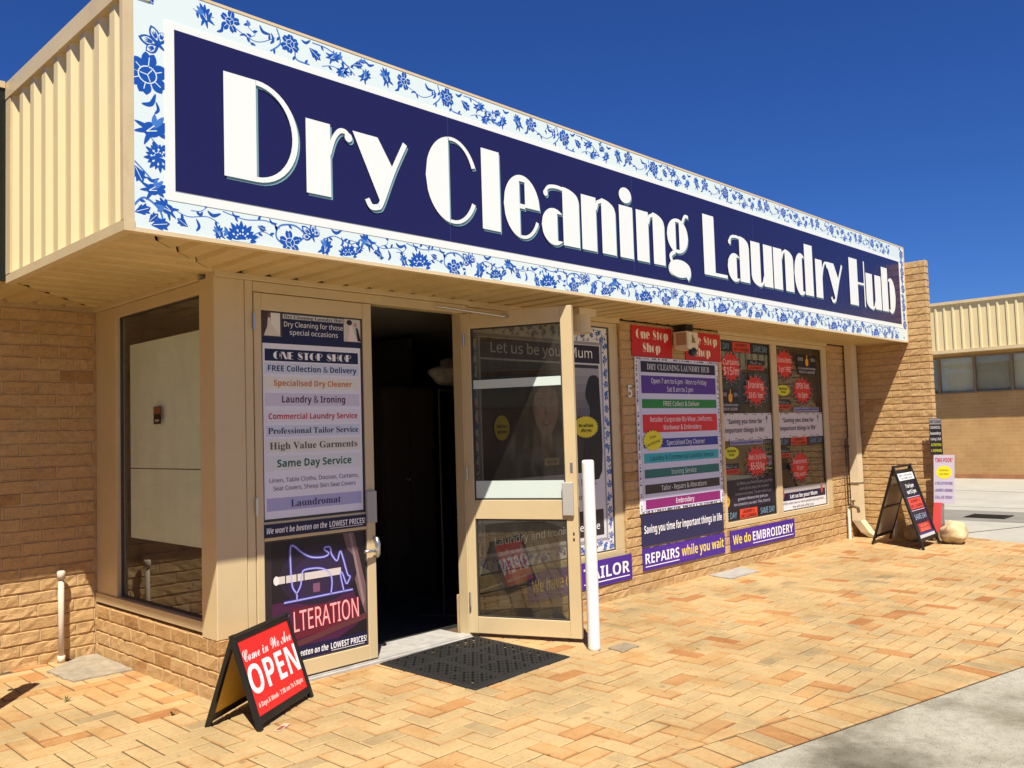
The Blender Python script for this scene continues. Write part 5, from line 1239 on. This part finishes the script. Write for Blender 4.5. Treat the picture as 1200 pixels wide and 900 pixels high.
slab('concrete_pad', 'grey concrete drain cover below the REPAIRS strip', [(5.16, -.31), (5.72, -.31), (5.86, -.03), (5.23, -.03)], .008, paint('cover_grey', (.36, .34, .30), .9, .2, 9, dirt=.3, bump=.3), 2)
slab('concrete_pad', 'small brownish square drain cover beside the white bollard', [(2.33, -1.0), (2.52, -1.0), (2.50, -1.13), (2.30, -1.15)], .006, paint('cover_brown', (.28, .22, .14), .9, .2, 20, dirt=.3, bump=.3), 3)
gr = thing('drain_grate', 'black iron drain grate in the concrete yard behind the boulder', 'drain grate', (12.1, -.75, -.008))
q = MB()
for k in range(9): q.box(11.9 + k * .055, 11.9 + k * .055 + .025, -.95, -.45, -.008, .004)
q.box(11.88, 12.40, -.97, -.95, -.008, .004); q.box(11.88, 12.40, -.45, -.43, -.008, .004); q.build('bars', M_black, gr)
q = MB(); q.box(11.86, 12.42, -.99, -.41, -.0078, -.006); q.build('pit', M_dark, gr)
# weeds, scrap of paper
M_weed = paint('weed_green', (.06, .085, .02), .7, .3, 30, bump=0)
for i, (x, y, n, lab) in enumerate(((-.553, .774, 7, 'tiny green weed between the pavers left of the brick plinth'), (-.261, .018, 11, 'small green weed between the pavers beside the low sandwich board'))):
    q = MB(); rn = random.Random(i + 3)
    for k in range(n):
        a = rn.uniform(0, 6.28); L = rn.uniform(.015, .035); d = Vector((math.cos(a), math.sin(a), rn.uniform(.5, 1.2))); s_ = Vector((-math.sin(a), math.cos(a), 0)) * .005; p0 = Vector((x, y, 0))
        q.face([p0 - s_ * .4, p0 + d * L * .6 - s_, p0 + d * L, p0 + d * L * .6 + s_, p0 + s_ * .4])
    tag(q.build('weed', M_weed, None, loc=(x, y, 0)), lab, 'weed', 'weeds between the pavers')
q = MB(); q.fpoly(Fr((0.015, -.655, .004), (.8, .5, 0), (-.5, .8, 0), (0, 0, 1)), rect(-.06, .06, -.02, .02), 0, ink(190, 172, 146)); q.fpoly(Fr((0.015, -.655, .004), (.8, .5, 0), (-.5, .8, 0), (0, 0, 1)), rect(-.045, .02, -.012, .012), .0008, ink(140, 84, 62))
tag(q.build('paper_scrap', None, None, loc=(.015, -.655, 0)), 'pale paper scrap lying in front of the low sandwich board', 'litter')

# ================================================================ FAR BUILDING
NB = thing('neighbour_building', 'low tan brick building with cream corrugated fascia across the concrete yard', 'building', (21.3, 0, 0))
def brick_tex():
    t = NT('far_brick'); tc = t.n('TexCoord'); mp = t.n('Mapping'); mp.inputs['Rotation'].default_value = (R(90), 0, R(90))
    sx = t.n('SeparateXYZ'); cb = t.n('CombineXYZ'); t.l(tc.outputs['Object'], sx.inputs[0]); t.l(sx.outputs[1], cb.inputs[0]); t.l(sx.outputs[2], cb.inputs[1])
    b = t.n('TexBrick'); t.l(cb.outputs[0], b.inputs['Vector']); b.inputs['Scale'].default_value = 1.0
    b.inputs['Brick Width'].default_value = .24; b.inputs['Row Height'].default_value = .086; b.inputs['Mortar Size'].default_value = .006; b.inputs['Bias'].default_value = -.1
    b.inputs['Color1'].default_value = (.455, .265, .105, 1); b.inputs['Color2'].default_value = (.415, .235, .09, 1); b.inputs['Mortar'].default_value = (.46, .30, .145, 1)
    n = t.noise(1.5, 6); c = t.mix(1.0, b.outputs[0], t.ramp(n, [(.3, gray(.82)), (.7, gray(1.05))]), 'MULTIPLY'); t.base(c); t.set(.9, 0, .2); t.bump(b.outputs['Fac'], -.6, .008); return t.m
FXW = 21.15
FAR_BRICK = brick_tex()
M_blind = paint('grey_blind', (.33, .325, .265), .6, .08, 1.0); M_blind2 = paint('pale_blind', (.53, .52, .44), .6, .08, 1.0)
def low_building(NB, O, sx, y0, y1, first, wide, nwin):
    """a low brick building whose face lies at x = O and looks towards -sx"""
    X = lambda d: O + d * sx
    def bx(name, m_, d0, d1, a, b, z0, z1):
        q = MB(); q.box(min(X(d0), X(d1)), max(X(d0), X(d1)), a, b, z0, z1); q.build(name, m_, NB)
    bx('wall', FAR_BRICK, 0, .25, y0, y1, -.02, 2.13); bx('upper_wall', FAR_BRICK, 0, .25, y0, y1, 3.072, 3.139); bx('damp_course', paint('red_base', (.36, .16, .07), .9, .25, 4), -.003, .1, y0, y1, -.02, .10)
    for e0, e1 in ((y0 - .25, y0), (y1, y1 + .25)): bx('end_wall', FAR_BRICK, 0, 6, e0, e1, -.02, 3.2)
    q = MB()
    for (p, hp), (q_, hq) in profile(y0 - .6, y1 + .6, pitch=.20, pan=.13, top=.035, sl=.0175, dh=.03):
        q.face([(X(-.60 - hp), p, 3.20), (X(-.60 - hp), p, 4.36), (X(-.60 - hq), q_, 4.36), (X(-.60 - hq), q_, 3.20)])
    q.build('fascia_cladding', M_clad, NB)
    bx('flashing', M_flash, -.66, -.5, y0 - .6, y1 + .6, 4.33, 4.40); bx('flashing', M_flash, -.645, -.55, y0 - .6, y1 + .6, 3.12, 3.2)
    bx('soffit', M_soffit, -.548, .3, y0 - .6, y1 + .6, 3.14, 3.17); bx('roof', paint('roof_sheet', (0.4, 0.36, 0.3), 0.5), -.55, 6, y0 - .6, y1 + .6, 4.2, 4.25)
    FB = Fr((O, 0, 0), (0, -sx, 0), (0, 0, 1), (-sx, 0, 0))
    for k in range(nwin):
        a0 = first + k * wide; a1 = a0 + wide
        b = MB(); b.fbox(FB, a0, a0 + .03, 2.132, 3.07, -.08, .01); b.fbox(FB, a1 - .03, a1, 2.132, 3.07, -.08, .01); b.fbox(FB, a0 + .03, a1 - .03, 2.132, 2.165, -.08, .02); b.fbox(FB, a0 + .03, a1 - .03, 3.03, 3.07, -.08, .01)
        wo_ = b.build('window', paint('bronze_frame', (.20, .14, .075), .45), NB)
        b = MB(); b.fbox(FB, a0 + .03, a1 - .03, 2.165, 3.03, -.05, -.044); b.build('pane', M_glass, wo_)
        b = MB(); b.fbox(FB, a0 + .031, a1 - .031, 2.165, 3.03, -.09, -.075); b.build('blind', M_blind2 if k % 2 else M_blind, wo_)
low_building(NB, FXW, 1, -14, 14, -12.01, .84, 25)
# unseen building added left of the frame to darken what the door glass mirrors
WB = thing('added_reflection_building', 'unseen brick building added left of the frame to darken the door glass reflection', 'building', (-15, -3, 0))
low_building(WB, -15.0, -1, -18, 13, -12.0, 2.4, 10)
